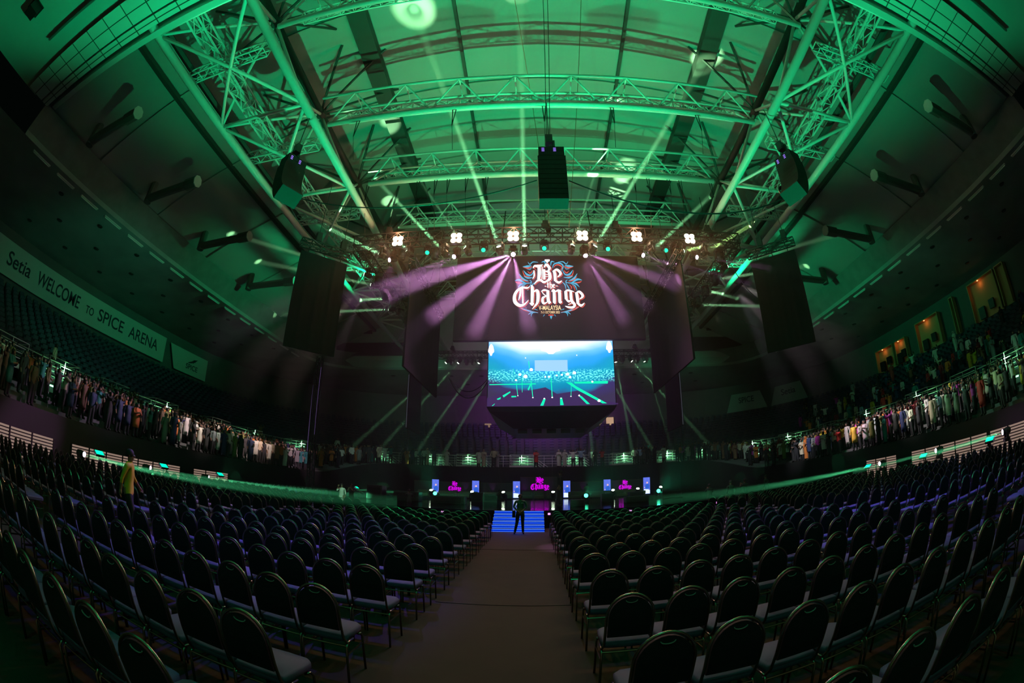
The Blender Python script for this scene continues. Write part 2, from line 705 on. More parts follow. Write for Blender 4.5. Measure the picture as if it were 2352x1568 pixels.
def main_truss(xo, xi, xt, label):
    t = thing('roof_truss', ((xo + xi) / 2, 4.2, ZB), label, 'roof truss')
    ox, oy, oz = t.location
    L = lambda p: (p[0] - ox, p[1] - oy, p[2] - oz)
    for x, r in ((xo, .2), (xi, .2)):
        q = MB()
        q.tube(L((x, 4.1, ZB)), L((x, 45.4, ZB)), r, 14)
        q.build('chord', M_white, t, smooth=True)
    q = MB()
    q.tube(L((xt, 4.6, ZT)), L((xt, 45.4, ZT)), .2, 12)
    q.build('chord', M_rib, t, smooth=True)
    q = MB()
    ns = [4.7 + 6.3 * i for i in range(7)]
    for a_, b_ in zip(ns[:-1], ns[1:]):
        m_ = (a_ + b_) / 2
        q.tube(L((xo, a_, ZB)), L((xi, b_, ZB)), .085, 8)
        q.tube(L((xi, a_, ZB)), L((xo, b_, ZB)), .085, 8)
        for x in (xo, xi):
            q.tube(L((x, a_, ZB)), L((xt, m_, ZT)), .08, 8)
            q.tube(L((x, b_, ZB)), L((xt, m_, ZT)), .08, 8)
    for a_ in ns:
        q.tube(L((xo, a_, ZB)), L((xi, a_, ZB)), .085, 8)
    q.build_each('brace', M_white, t, True)
    q = MB()
    for a_, b_ in zip(ns[:-1], ns[1:]):
        m_ = (a_ + b_) / 2
        q.lathe([(.12, -.25), (.32, -.12), (.32, .12), (.12, .25)], 10, Matrix.Translation(L((xt, m_, ZT))))
        for sx in (-1, 1):
            q.tube(L((xt, m_, ZT)), L((xt + sx * 3.4, m_ - 1.5, roof_z(xt + sx * 3.4))), .07, 6)
            q.tube(L((xt, m_, ZT)), L((xt + sx * 3.4, m_ + 1.5, roof_z(xt + sx * 3.4))), .07, 6)
            q.tube(L((xt, m_, ZT)), L((xt + sx * 1.4, m_ + 2.6, roof_z(xt + sx * 1.4))), .07, 6)
            q.tube(L((xt, m_, ZT)), L((xt + sx * 1.4, m_ - 2.6, roof_z(xt + sx * 1.4))), .07, 6)
    q.build_each('node_strut', M_rib, t)
    return t


main_truss(-14.05, -9.3, -10.6, 'white tubular roof truss on the left of the screens, with crossed bracing')
main_truss(15.2, 10.6, 11.7, 'white tubular roof truss on the right of the screens, with crossed bracing')

# light catwalk trusses laid along each roof truss with short cross arms
for side, xc in ((-1, -12.5), (1, 13.6)):
    t = thing('catwalk_truss', (xc, 4.5, 16.75), 'slender ladder truss with cross arms lying along the %s roof truss' % ('left' if side < 0 else 'right'), 'truss')
    q = MB()
    box_truss(q, (0, 0, 0), (0, 32, 0), .6, .5, 26, .036, .018)
    q.build('long_truss', M_white, t)
    for y in (3.4, 9.7, 16.0, 22.4):
        q = MB()
        box_truss(q, (-1.9, y, -.1), (2.4, y, -.1), .5, .45, 6, .035, .02)
        q.build('cross_arm', M_white, t)
    q = MB()
    q.tube((side * 1.6 - .3, 0, .2), (side * 1.6 - .3, 32, .2), .16, 6)
    q.build('cable_tray', M_rib, t)

# cross trusses between them
for k, (y, dz) in enumerate(((7.0, 14.8), (13.1, 14.9), (19.1, 15.85), (25.3, 16.75), (31.6, 17.0), (38.0, 17.0))):
    zb = dz + CAMZ
    t = thing('cross_truss', (X0, y, zb), 'white triangular cross truss under the roof, %s from the camera' % ORD[k], 'roof truss')
    q = MB()
    q.tube((-9.7, 0, 0), (9.9, 0, 0), .13 if k != 2 else .17, 12)
    q.build('lower_chord', M_white, t, smooth=True)
    q = MB()
    for sy in (-.55, .55):
        q.tube((-10.2, sy, 1.45), (10.4, sy, 1.45), .07, 8)
    q.build_each('upper_chord', M_white, t, True)
    q = MB()
    n = 8
    for i in range(n):
        x0 = -9.7 + 19.6 * i / n
        x1 = -9.7 + 19.6 * (i + 1) / n
        xm = (x0 + x1) / 2
        for sy in (-.55, .55):
            q.tube((x0, 0, 0), (xm, sy, 1.45), .045, 6)
            q.tube((xm, sy, 1.45), (x1, 0, 0), .045, 6)
        q.tube((xm, -.55, 1.45), (xm, .55, 1.45), .035, 6)
    q.build_each('brace', M_white, t)
    q = MB()
    box_truss(q, (-8.8, .2, .45), (9.0, .2, .45), .4, .4, 34, .028, .016)
    q.build('service_truss', M_white, t)

# rigging slings and hoist cables under the cross trusses
rg = [(-7.6, 13.1), (-3.2, 13.1), (3.5, 13.1), (7.4, 13.1), (-6.2, 19.1), (-5.2, 19.1), (-4.5, 19.1), (-3.5, 19.1), (-2.4, 19.1), (5.6, 19.1), (6.4, 19.1), (7.6, 19.1), (8.3, 19.1), (.6, 13.1), (-9.2, 19.1), (10.2, 19.1)]
for k, (x, y) in enumerate(rg):
    zb = (16.7 if y < 15 else 17.6)
    q = MB()
    q.tube((-.06, 0, 0), (.0, 0, -1.1), .022, 5)
    q.tube((.1, 0, 0), (.0, 0, -1.1), .022, 5)
    q.tube((0, 0, -1.1), (0, .6 if y < 15 else 1.0, 14.7 - zb), .01, 4)
    o = q.build('hoist_sling', M_dark, loc=(x, y, zb))
    tag(o, 'black rigging sling and cable hanging from the %s cross truss, %s fitted' % ('nearer' if y < 15 else 'farther', ORD[k]), 'cable', 'rigging slings under the cross trusses')
# three long red and grey cables from the near roof
for k, (x0, y0, x1, y1, z1, mt) in enumerate(((-.6, 9.5, .9, 19.8, 14.6, 'r'), (1.0, 9.0, .75, 12.6, 14.3, 'g'), (2.6, 9.5, 1.9, 19.9, 14.6, 'r'), (.75, 6.5, .62, 12.7, 14.3, 'g'))):
    q = MB()
    q.tube((x0, y0, 22.2), (x1, y1, z1), .014, 5)
    o = q.build('long_cable', mat('rust red cable', (.2, .05, .02), .7) if mt == 'r' else M_dark)
    tag(o, 'long thin %s cable running down from the near roof, %s from the left' % ('rust red' if mt == 'r' else 'black', ORD[k]), 'cable')

# clerestory wall behind the camera side of the roof is closed by ceiling_slab
# walls behind the camera, so that light stays in the hall
mb = MB()
mb.box((X0, -14.2, 8), (70, .3, 17))
tag(mb.build('wall_rear', M_conc), kind='structure')

# ================================================================== RIG, SCREENS, SPEAKERS
RX0, RX1, RY0, RY1, RZ = -9.8, 11.7, 20.35, 42.0, 14.45
M_mov = mat('fixture black', (.03, .028, .032), .45)
M_case = mat('dark red-black cabinet', (.010, .007, .008), .7, noise=.2, scale=5)

t = thing('lighting_truss', (RX0, RY0, RZ), 'rectangular black lighting truss hung above the stage, carrying the moving lights', 'truss')
for nm, p, q_, n in (('front_span', (RX0, RY0), (RX1, RY0), 34), ('left_span', (RX0, RY0 + .4), (RX0, RY1), 32), ('right_span', (RX1, RY0 + .4), (RX1, RY1), 32), ('back_span', (RX0, RY1), (RX1, RY1), 30)):
    q = MB()
    box_truss(q, (p[0] - RX0, p[1] - RY0, 0), (q_[0] - RX0, q_[1] - RY0, 0), .6, .62, n, .035, .02)
    q.build(nm, M_alu, t)

HEADN = {}


def aim(d):
    return V(d).normalized().to_track_quat('Z', 'Y').to_matrix()


fix_protos = {}


def moving_head(loc, target, lens, label, group, s=1., up=False, name='moving_head'):
    """yoke fixture hanging from the truss (or standing on the floor when up)"""
    key = (lens.name, up)
    if key not in fix_protos:
        r = thing(name, (0, 0, 0), '', 'stage light')
        sg = -1 if up else 1
        q = MB()
        q.box((0, 0, .36 * sg), (.34, .34, .16))
        if not up:
            q.tube((0, 0, .44), (0, 0, .62), .03, 6)
        q.build('base', M_mov, r, bevel=.02)
        q = MB()
        for sx in (-1, 1):
            q.box((sx * .21, 0, .14 * sg), (.05, .14, .36))
        q.box((0, 0, .29 * sg), (.46, .14, .05))
        q.build('yoke', M_mov, r)
        q = MB()
        q.lathe([(.10, -.26), (.16, -.2), (.17, .0), (.145, .08), (.15, .2), (.13, .22)], 14)
        h = q.build('head', M_mov, r, smooth=False)
        q = MB()
        q.lathe([(.118, .215), (.112, .24), (.05, .25)], 14)
        q.build('lens', lens, h)
        fix_protos[key] = r
        o = r
    else:
        o = copy_tree(fix_protos[key])
    o.location = loc
    o.scale = (s, s, s)
    tag(o, label, group=group)
    h = [c for c in KIDS.get(o.name, []) if 0] or [c for c in bpy.data.objects if c.parent == o and c.name.startswith('head')]
    d = V(target) - V(loc)
    h[0].rotation_mode = 'QUATERNION'
    rz = math.atan2(d.x, -d.y) if abs(d.x) + abs(d.y) > .05 else 0
    o.rotation_euler = (0, 0, rz)
    h[0].rotation_quaternion = Matrix.Rotation(-rz, 3, 'Z').to_quaternion() @ d.normalized().to_track_quat('Z', 'Y')
    return o


HAZE = {}
SHAFTS = []                 # (haze cone, its lamp)


def haze_mat(dens):
    k = round(dens, 4)
    if k not in HAZE:
        m = bpy.data.materials.new('stage haze')
        m.use_nodes = True
        nt = m.node_tree
        nt.nodes.remove(nt.nodes['Principled BSDF'])
        v = nt.nodes.new('ShaderNodeVolumeScatter')
        v.inputs['Density'].default_value = dens
        v.inputs["Anisotropy"].default_value = 0.0
        v.inputs['Color'].default_value = (1, 1, 1, 1)
        nt.links.new(v.outputs[0], nt.nodes['Material Output'].inputs['Volume'])
        HAZE[k] = m
    return HAZE[k]


def beam(S_, T_, col, power, half, label, dens=.05, r0=.10, lamp_ang=None, off=.3, blend=.35):
    """a lit shaft of stage haze: a cone of thin haze, and the lamp that shines through it"""
    S_, T_ = V(S_), V(T_)
    d = T_ - S_
    L = d.length
    u = d / L
    q = MB()
    r1 = r0 + math.tan(R(half)) * L
    q.lathe([(r0, off), (r1, L)], 16)
    o = q.build('light_beam', haze_mat(dens))
    o.location = S_
    o.rotation_mode = 'QUATERNION'
    o.rotation_quaternion = u.to_track_quat('Z', 'Y')
    tag(o, label, 'light beam', 'light beams in the haze', 'stuff')
    ang = lamp_ang or 2 * half + .6
    # the virtual apex sits behind the lens so that the shaft starts lens-wide
    SHAFTS.append((o, spot('beam_lamp', S_ + u * off, T_, power, col, ang, blend, r0 * .9)))
    return o


L_green = glow('lit pale green lens', (.75, 1, .7), 14)
L_pink = glow('lit pink lens', (1, .62, 1), 22)
L_led = glow('lit green led face', (.0, .9, .45), 1.6)
L_off = mat('unlit lens', (.05, .06, .06), .15)

UP = [  # front truss heads: source x, target, width
    (-8.23, (-16.2, 21.9, 18.7)), (-6.65, (-12.0, 20.7, 20.2)), (-4.69, (-10.5, 22.6, 21.1)), (-3.44, (-8.4, 19.8, 21.5)),
    (-1.72, (-5.3, 10.6, 22.1)), (-.42, (-.3, 10.4, 22.6)), (2.05, (4.9, 18.0, 22.2)), (3.21, (9.2, 13.2, 21.4)),
    (6.47, (12.9, 22.8, 20.3)), (8.09, (21.4, 20.4, 17.1)), (9.61, (17.3, 22.0, 18.7))]
for k, (x, T_) in enumerate(UP):
    p = (x * .962, 20.0, 13.35)
    moving_head(p, T_, L_green, 'lit green moving head under the front truss, %s from the left' % ORD[k], 'moving heads on the front truss')
    beam(p, T_, (.3, 1, .4) if k not in (9, 10) else (.5, 1, .25), (130000 if k not in (4, 5, 7) else 180000), .75, 'pale green beam rising from the %s moving head of the front truss' % ORD[k], dens=.17, off=.3)
for k, (x, T_) in enumerate(((-5.6, (-5.6, 15, 8)), (-2.58, (-2.4, 10, 5)), (.61, (.5, 0, 1)), (3.98, (3.4, 5, 1)), (7.21, (6, 5, 1)))):
    moving_head((x, 20.7, 13.85), T_, L_led, 'moving head with green dotted face turned to the seats, %s from the left' % ORD[k], 'green faced heads on the front truss')
for k, (x, y) in enumerate(((-7.0, 20.6), (-5.2, 20.7), (7.8, 20.6), (10.6, 21.0))):
    moving_head((x, y, 13.65), (x, y - .5, 8), L_off, 'unlit moving head pointing down from the front truss, %s from the left' % ORD[k], 'unlit heads on the front truss', s=1.25)

SIDE = [(-9.92, 23.07, (-20.6, 21.7, 17.1)), (-9.97, 24.5, (-20.8, 25.9, 17.1)), (-9.9, 26.57, (-17.9, 36.6, 18.2)), (-10.0, 28.5, (-22.5, 33, 15.6)),
        (11.5, 22.4, (22.3, 22.5, 17.2)), (11.5, 24.1, (21.8, 27.5, 17.0)), (11.6, 25.8, (19.0, 36.0, 18.0)), (11.6, 28.2, (23.5, 33, 15.8))]
for k, (x, y, T_) in enumerate(SIDE):
    s_ = 'left' if x < 0 else 'right'
    moving_head((x, y, 13.8), T_, L_green, 'lit moving head under the %s truss span, %s from the front' % (s_, ORD[k % 4]), 'moving heads on the side trusses')
    beam((x, y, 13.8), T_, (.4, 1, .45), 60000, .8, 'green beam crossing the %s side from the %s head of the side truss' % (s_, ORD[k % 4]), dens=.1, off=.3)
for k in range(5):
    for s_, x in (('left', -9.75), ('right', 11.65)):
        y = 23.8 + 1.75 * k
        moving_head((x + (.25 if x < 0 else -.25), y, 13.6), (x + (1 if x < 0 else -1), y - 1, 8), L_off, 'unlit head hanging under the %s truss span, %s from the front' % (s_, ORD[k]), 'unlit heads on the side trusses', s=1.3)

PK = [  # pink washes on the front truss, source x, list of lobe targets, power
    (-7.61, 13.55, [(-10.2, 18.6, 11.9)], 120), (-4.04, 13.6, [(-7.8, 16.2, 9.0), (-6.4, 16.5, 9.0)], 330),
    (-1.03, 13.6, [(-2.5, 17.6, 8.0), (-4.3, 17.2, 8.6), (-6.2, 16.6, 9.6), (-.2, 17.8, 8.3)], 800),
    (2.73, 13.6, [(3.9, 17.8, 8.6), (5.1, 17.8, 9.2), (6.6, 17.8, 10.3)], 420), (5.79, 13.6, [(9.6, 16.6, 9.6), (8.3, 16.8, 8.6)], 330), (8.91, 13.55, [(11.6, 17.4, 11.2)], 140)]
for k, (x, z, Ts, pw) in enumerate(PK):
    moving_head((x, 20.85, z), Ts[0] if k != 2 else (0, 6, 4), L_pink, 'lit pink wash light under the front truss, %s from the left' % ORD[k], 'pink wash lights on the front truss')
    for j, T_ in enumerate(Ts):
        beam((x, 20.85, z), T_, PINK, pw * 36, 4.2 if len(Ts) > 1 else 2.5, 'pink shaft of light fanning down from the %s pink wash light, %s lobe' % (ORD[k], ORD[j]), dens=.10, r0=.06, off=.25, blend=.8)

# back span heads and the beams down to the far stand
for k, (x, T_) in enumerate(((-8.4, (-17.5, 40.5, 4.6)), (-7.2, (-15.2, 41.5, 4.3)), (-5.2, (-11.6, 42.5, 4.3)), (-3.4, (-9.0, 43, 4.3)), (4.6, (5.6, 43.2, 4.3)), (6.2, (11.8, 42.8, 4.3)), (7.9, (9.5, 43, 4.3)), (9.4, (17.5, 41.5, 4.3)), (10.8, (13.5, 42.5, 4.3)))):
    p = (x, 41.8, 13.75)
    moving_head(p, T_, L_green, 'moving head under the back truss, %s from the left' % ORD[k], 'moving heads on the back truss')
    beam(p, T_, (.35, 1, .45), 28000, .9, 'green beam falling to the far stand from the %s head of the back truss' % ORD[k], dens=.09)
for k, x in enumerate((-8.0, -6.5, -5.9, 8.6, 10.1, 11.0)):
    moving_head((x, 41.9, 13.7), (x, 41, 8), L_off, 'unlit head under the back truss, %s from the left' % ORD[k], 'unlit heads on the back truss', s=1.2)

# warm blinders
for k, x in enumerate((-7.17, -3.96, -.99, 2.59, 5.49, 8.52)):
    t = thing('blinder_light', (x, 20.02, 14.2), 'four-cell warm blinder lamp on the front truss, %s from the left' % ORD[k], 'stage light', 'warm blinder lamps on the front truss')
    q = MB()
    q.box((0, .08, 0), (.62, .2, .62))
    q.build('housing', M_mov, t, bevel=.02)
    q = MB()
    q.bar((-.26, .1, .0), (-.26, .1, .42), .04)
    q.bar((.26, .1, .0), (.26, .1, .42), .04)
    q.build_each('bracket', M_mov, t)
    for a_, b_ in ((-1, -1), (1, -1), (-1, 1), (1, 1)):
        q = MB()
        q.lathe([(.14, 0), (.13, .03), (.04, .06)], 14, Matrix.Rotation(R(90), 3, 'X').to_4x4())
        o = q.build('lamp', glow('lit warm blinder lamp', (1, .72, .42), 60), t)
        o.location = (a_ * .15, -.02, b_ * .15)
    spot('blinder_lamp', (x, 19.85, 14.2), (x * .6, 4, 1), 800, (1, .40, .16), 120, .9, .2)

for x in (-7.2, -1.0, 5.5):
    bulb('blinder_spill', (x, 19.8, 14.75), 90, (1, .42, .2), .2)  # added bulbs for warm spill on the trusses, no fixtures of their own

# chain hoists standing on the truss corners and spans
for k, (x, y) in enumerate(((-7.9, 20.4), (.7, 20.4), (4.5, 20.4), (9.9, 20.4), (-9.7, 29), (11.6, 29), (-8, 42), (10, 42))):
    t = thing('chain_hoist', (x, y, 14.8), 'black chain hoist above the lighting truss, %s of eight from the front' % ORD[k], 'hoist', 'chain hoists above the lighting truss')
    q = MB()
    q.box((0, 0, .36), (.3, .3, .4))
    q.tube((-.22, 0, .3), (.22, 0, .3), .12, 10)
    q.build('motor', M_mov, t, bevel=.03)
    q = MB()
    q.lathe([(.05, -.02), (.16, .0), (.13, -.3), (.05, -.32)][::-1], 8, Matrix.Translation((.16, 0, .2)))
    q.build('chain_bag', M_drape, t)
    q = MB()
    q.tube((0, 0, .5), (0, 0, 2.6 if y < 21 else 2.8), .018, 5)
    q.build('chain', M_dark, t)


# -------------------------------------------------- hung drapes / screens
def panel(name, x0, y0, x1, y1, z0, z1, label, cat, m, folds=True, truss=False, thick=.10, wav=.007):
    a, b = V((x0, y0, 0)), V((x1, y1, 0))
    L = (b - a).length
    ang = math.atan2(y1 - y0, x1 - x0)
    t = thing(name, (x0, y0, z0), label, cat, rz=ang)
    n = 40
    q = MB()
    fr, bk = [], []
    for k in range(n + 1):
        s = k / n
        wv = (math.sin(s * 23) + .6 * math.sin(s * 47 + 1)) * wav * (.4 + .6 * s) if folds else 0
        fr.append((s * L, wv - thick / 2, 0))
        bk.append((s * L, wv + thick / 2, 0))
    H_ = z1 - z0
    up = lambda P: [(p[0], p[1] * .6, H_) for p in P]
    q.strip(fr, up(fr))
    q.strip(up(bk), bk)
    q.strip(up(fr), up(bk))
    q.strip(bk, fr)
    q.add([fr[0], bk[0], up([bk[0]])[0], up([fr[0]])[0]], [(3, 2, 1, 0)])
    q.add([fr[-1], bk[-1], up([bk[-1]])[0], up([fr[-1]])[0]], [(0, 1, 2, 3)])
    q.build('cloth' if folds else 'panel', m, t, smooth=False)
    if truss:
        q = MB()
        box_truss(q, (-.1, 0, H_ + .45), (L + .1, 0, H_ + .45), .35, .35, int(L / .45), .03, .016)
        q.build('hanging_bar', M_alu, t)
        q = MB()
        for s in (.15, .5, .85):
            q.tube((L * s, 0, H_ - .02), (L * s, 0, H_ + .3), .02, 5)
        q.build_each('strap', M_dark, t)
        for s in (.3, .85):
            q = MB()
            q.box((L * s, 0, H_ + .95), (.28, .3, .5))
            q.tube((L * s, 0, H_ + 1.2), (L * s, 0, 16.4 - z0), .016, 5)
            q.build('hoist', M_mov, t)
    return t


panel('hanging_drape', -11.0, 16.7, -9.2, 18.5, 7.3, 12.1, 'tall black drape hung outermost on the left, turned to the middle', 'drape', M_drape, truss=True)
panel('hanging_drape', 11.2, 18.6, 13.1, 16.9, 7.3, 12.1, 'tall black drape hung outermost on the right, with a green light patch', 'drape', M_drape, truss=True)
panel('hanging_drape', -5.85, 18.9, -5.85, 26.0, 7.0, 11.8, 'long black drape left of the main screen, seen almost edge on', 'drape', M_drape, truss=True)
panel('hanging_drape', 7.05, 18.2, 7.05, 25.4, 7.0, 11.8, 'long black drape right of the main screen, seen almost edge on', 'drape', M_drape, truss=True)
spot('drape_patch_lamp', (9.6, 15.0, 13.0), (11.9, 18.0, 11.4), 60, (.3, 1, .45), 8, .6, .05)

# main screen with its emblem
PX0, PX1, PY, PZ0, PZ1 = -4.05, 5.7, 21.25, 8.95, 13.7
MS = thing('main_screen', ((PX0 + PX1) / 2, PY, PZ0), 'wide black screen over the stage showing a white blackletter emblem', 'screen')
q = MB()
q.box((0, .12, (PZ1 - PZ0) / 2), (PX1 - PX0, .22, PZ1 - PZ0))
q.build('cabinet', mat('screen back case', (.02, .02, .02), .6), MS)
q = MB()
q.box((0, 0, (PZ1 - PZ0) / 2), (PX1 - PX0 - .04, .03, PZ1 - PZ0 - .04))
q.build('display', mat('dark led face', (.022, .018, .02), .55, noise=.1, scale=8), MS)

# ================================================================== EMBLEM, SCREENS, STAGE
EMBW = [  # blackletter strokes: ([(x, y)...], [widths]) in a 2000 x 1600 drawing
    ([(768, 292), (775, 450), (752, 610)], [70, 86, 60]), ([(628, 345), (668, 292), (740, 296), (860, 262)], [14, 44, 62, 10]),
    ([(884, 372), (884, 610)], [52, 52]), ([(885, 330), (940, 262), (1010, 352), (965, 420)], [20, 60, 66, 20]),
    ([(890, 420), (975, 430), (1006, 480), (1004, 600), (880, 682)], [14, 50, 72, 72, 14]), ([(650, 722), (722, 640), (800, 625), (880, 672), (1012, 612)], [8, 40, 50, 52, 16]),
    ([(905, 494), (972, 494)], [12, 12]), ([(905, 542), (972, 542)], [12, 12]), ([(650, 395), (654, 520), (616, 600)], [26, 34, 6]), ([(810, 300), (842, 330), (830, 600)], [10, 20, 16]),
    ([(1108, 400), (1130, 500), (1132, 640)], [60, 70, 60]), ([(1080, 430), (1180, 384), (1262, 478), (1185, 560)], [14, 56, 60, 12]), ([(1110, 620), (1205, 682), (1284, 642)], [36, 54, 16]),
    ([(962, 676), (962, 800)], [22, 22]), ([(934, 722), (990, 714)], [12, 12]), ([(1012, 662), (1012, 806)], [22, 20]), ([(1012, 742), (1048, 726), (1054, 790), (1010, 834)], [8, 20, 20, 4]),
    ([(1084, 722), (1084, 790), (1126, 790)], [22, 22, 8]), ([(1084, 722), (1116, 736), (1084, 766)], [16, 18, 6]), ([(886, 766), (926, 764)], [10, 14]), ([(1142, 762), (1184, 760)], [14, 10]),
    ([(548, 770), (490, 800), (380, 790), (268, 858), (206, 980), (222, 1112), (322, 1186), (430, 1160), (520, 1066)], [12, 40, 44, 56, 70, 80, 66, 40, 6]),
    ([(344, 820), (330, 960), (292, 1074)], [34, 44, 8]), ([(388, 806), (392, 1140)], [30, 30]),
    ([(580, 740), (606, 790), (606, 950), (596, 1160)], [20, 66, 72, 60]), ([(540, 1130), (600, 1178), (640, 1140)], [10, 44, 10]),
    ([(620, 900), (706, 856), (732, 920), (728, 1080), (690, 1170), (596, 1272)], [14, 54, 74, 68, 44, 6]),
    ([(806, 880), (876, 852), (990, 872)], [8, 44, 14]), ([(956, 870), (962, 1090), (1010, 1126), (960, 1160)], [62, 70, 30, 10]),
    ([(930, 985), (846, 1022), (832, 1100), (866, 1150), (950, 1110)], [10, 52, 60, 44, 10]), ([(820, 884), (868, 950), (940, 990)], [16, 20, 12]),
    ([(1040, 890), (1092, 860), (1098, 1110), (1090, 1150)], [14, 60, 70, 40]), ([(1110, 900), (1192, 862), (1220, 920), (1222, 1120), (1270, 1110)], [12, 50, 68, 66, 8]), ([(1230, 850), (1262, 880)], [18, 10]),
    ([(1360, 880), (1366, 1060)], [62, 66]), ([(1330, 895), (1410, 860), (1550, 892)], [10, 44, 10]), ([(1366, 1056), (1420, 1108), (1490, 1064)], [40, 48, 16]),
    ([(1474, 884), (1482, 1080), (1548, 1180), (1506, 1238), (1400, 1232), (1330, 1206)], [58, 64, 56, 52, 40, 6]), ([(1400, 1180), (1480, 1150)], [12, 16]),
    ([(1600, 905), (1616, 1010), (1622, 1140)], [60, 68, 60]), ([(1580, 930), (1668, 892), (1742, 990), (1660, 1064)], [10, 54, 60, 10]), ([(1600, 1130), (1690, 1200), (1772, 1142)], [36, 56, 8])]
LEAF = [  # right hand foliage strokes, mirrored for the left; c = cyan, r = red
    ('c', [(1040, 290), (1060, 190), (1135, 205)], [10, 34, 6]), ('c', [(1080, 340), (1120, 250), (1240, 225), (1330, 300), (1270, 440)], [10, 26, 34, 30, 6]),
    ('r', [(1110, 330), (1150, 280), (1230, 270), (1300, 330), (1250, 400)], [8, 22, 30, 22, 6]), ('c', [(1210, 205), (1330, 195), (1400, 250), (1450, 190)], [6, 24, 22, 5]),
    ('c', [(1370, 280), (1460, 300), (1570, 304)], [12, 56, 4]), ('r', [(1350, 300), (1440, 340), (1560, 320)], [10, 36, 4]), ('c', [(1360, 320), (1400, 370), (1480, 360)], [8, 20, 4]),
    ('c', [(1310, 400), (1370, 500), (1470, 490), (1550, 390)], [8, 30, 44, 4]), ('r', [(1340, 400), (1400, 460), (1460, 410)], [8, 24, 6]), ('r', [(1400, 540), (1520, 520), (1570, 400)], [8, 26, 6]),
    ('c', [(1330, 560), (1450, 570), (1545, 530)], [8, 40, 6]), ('c', [(1440, 640), (1560, 590), (1650, 470)], [8, 44, 4]), ('r', [(1430, 670), (1560, 620), (1640, 540)], [6, 26, 4]),
    ('c', [(1360, 680), (1500, 690), (1640, 610), (1750, 630)], [10, 22, 50, 4]), ('r', [(1560, 690), (1680, 680), (1740, 650)], [8, 30, 6]), ('c', [(1480, 690), (1600, 710), (1680, 790)], [8, 40, 4]),
    ('c', [(1410, 620), (1370, 660), (1420, 690)], [16, 18, 8]), ('c', [(1280, 670), (1350, 730), (1370, 850)], [8, 26, 6]), ('c', [(1370, 690), (1420, 780), (1460, 860)], [8, 24, 6]),
    ('c', [(1480, 700), (1580, 760), (1620, 870)], [8, 30, 6]), ('r', [(1450, 730), (1500, 790), (1470, 840)], [6, 22, 6]), ('r', [(1520, 740), (1560, 800), (1575, 870)], [6, 18, 8]),
    ('r', [(1240, 1340), (1500, 1300), (1640, 1220)], [8, 22, 30]), ('c', [(1230, 1350), (1420, 1310), (1620, 1240)], [8, 34, 10]), ('c', [(1300, 1345), (1400, 1350), (1450, 1390)], [6, 22, 4]),
    ('c', [(1340, 1350), (1380, 1380), (1380, 1430)], [6, 20, 4]), ('c', [(1240, 1290), (1310, 1270)], [8, 18]), ('c', [(1090, 1390), (1120, 1430)], [16, 5])]
MID = [('w', [(905, 160), (1020, 160)], [44, 44]), ('w', [(962, 170), (962, 228)], [90, 6]), ('r', [(955, 1400), (1070, 1400)], [24, 24]), ('c', [(1015, 1420), (1015, 1490)], [60, 4]), ('r', [(985, 230), (1010, 290)], [30, 8])]


def emblem(parent, sx, sz, mats, full=True, name='emblem', y=-.03, cx=0., cz=0.):
    def ribbon(q, pts, ws, yy, mi, dx=0, dy=0, k=1.):
        P = [V((p[0] + dx, p[1] + dy)) for p in pts]
        # smooth with Catmull-Rom
        Q, W = [], []
        n = len(P)
        for i in range(n - 1):
            a, b, c, d = P[max(i - 1, 0)], P[i], P[i + 1], P[min(i + 2, n - 1)]
            st = 4 if n > 2 else 1
            for j in range(st):
                t_ = j / st
                Q.append(.5 * ((2 * b) + (c - a) * t_ + (2 * a - 5 * b + 4 * c - d) * t_ * t_ + (3 * b - a - 3 * c + d) * t_ ** 3))
                W.append(ws[i] + (ws[i + 1] - ws[i]) * t_)
        Q.append(P[-1])
        W.append(ws[-1])
        A_, B_ = [], []
        for i, p in enumerate(Q):
            d = Q[min(i + 1, len(Q) - 1)] - Q[max(i - 1, 0)]
            d = V((d.x, d.y)).normalized()
            nn = V((-d.y, d.x)) * (W[i] * k / 2)
            for L_, s in ((A_, 1), (B_, -1)):
                w_ = p + nn * s
                L_.append((cx + (w_.x - 1000) * sx, yy, cz - (w_.y - 800) * sz))
        q.strip(B_, A_, mi)
    q = MB()
    if full:
        for c, pts, ws in LEAF:
            mi = 1 if c == 'c' else 2
            ribbon(q, pts, ws, y, mi)
            if c != 'c' or pts[0][1] != 340:
                ribbon(q, [(1960 - p[0], p[1]) for p in pts], ws, y, mi)
        for c, pts, ws in MID:
            ribbon(q, pts, ws, y - .002, {'w': 0, 'r': 2, 'c': 1}[c])
        for pts, ws in EMBW:
            ribbon(q, pts, ws, y - .004, 2, 20, 16, 1.12)
        for pts, ws in EMBW:
            ribbon(q, pts, ws, y - .006, 3, 9, 8, 1.04)
    for pts, ws in EMBW:
        ribbon(q, pts, ws, y - .008, 0)
    return q.build(name, mats, parent)


E_w = glow('emblem white light', (1, .93, .92), 1.5)
E_c = glow('emblem cyan light', (.08, .55, .85), .9)
E_r = glow('emblem red light', (1, .12, .08), .8)
E_k = mat('emblem dark gap', (.02, .01, .015), .6)
emblem(MS, .002284, .00253, [E_w, E_c, E_r, E_k], cx=.85 - (PX0 + PX1) / 2, cz=11.78 - PZ0, y=-.03)


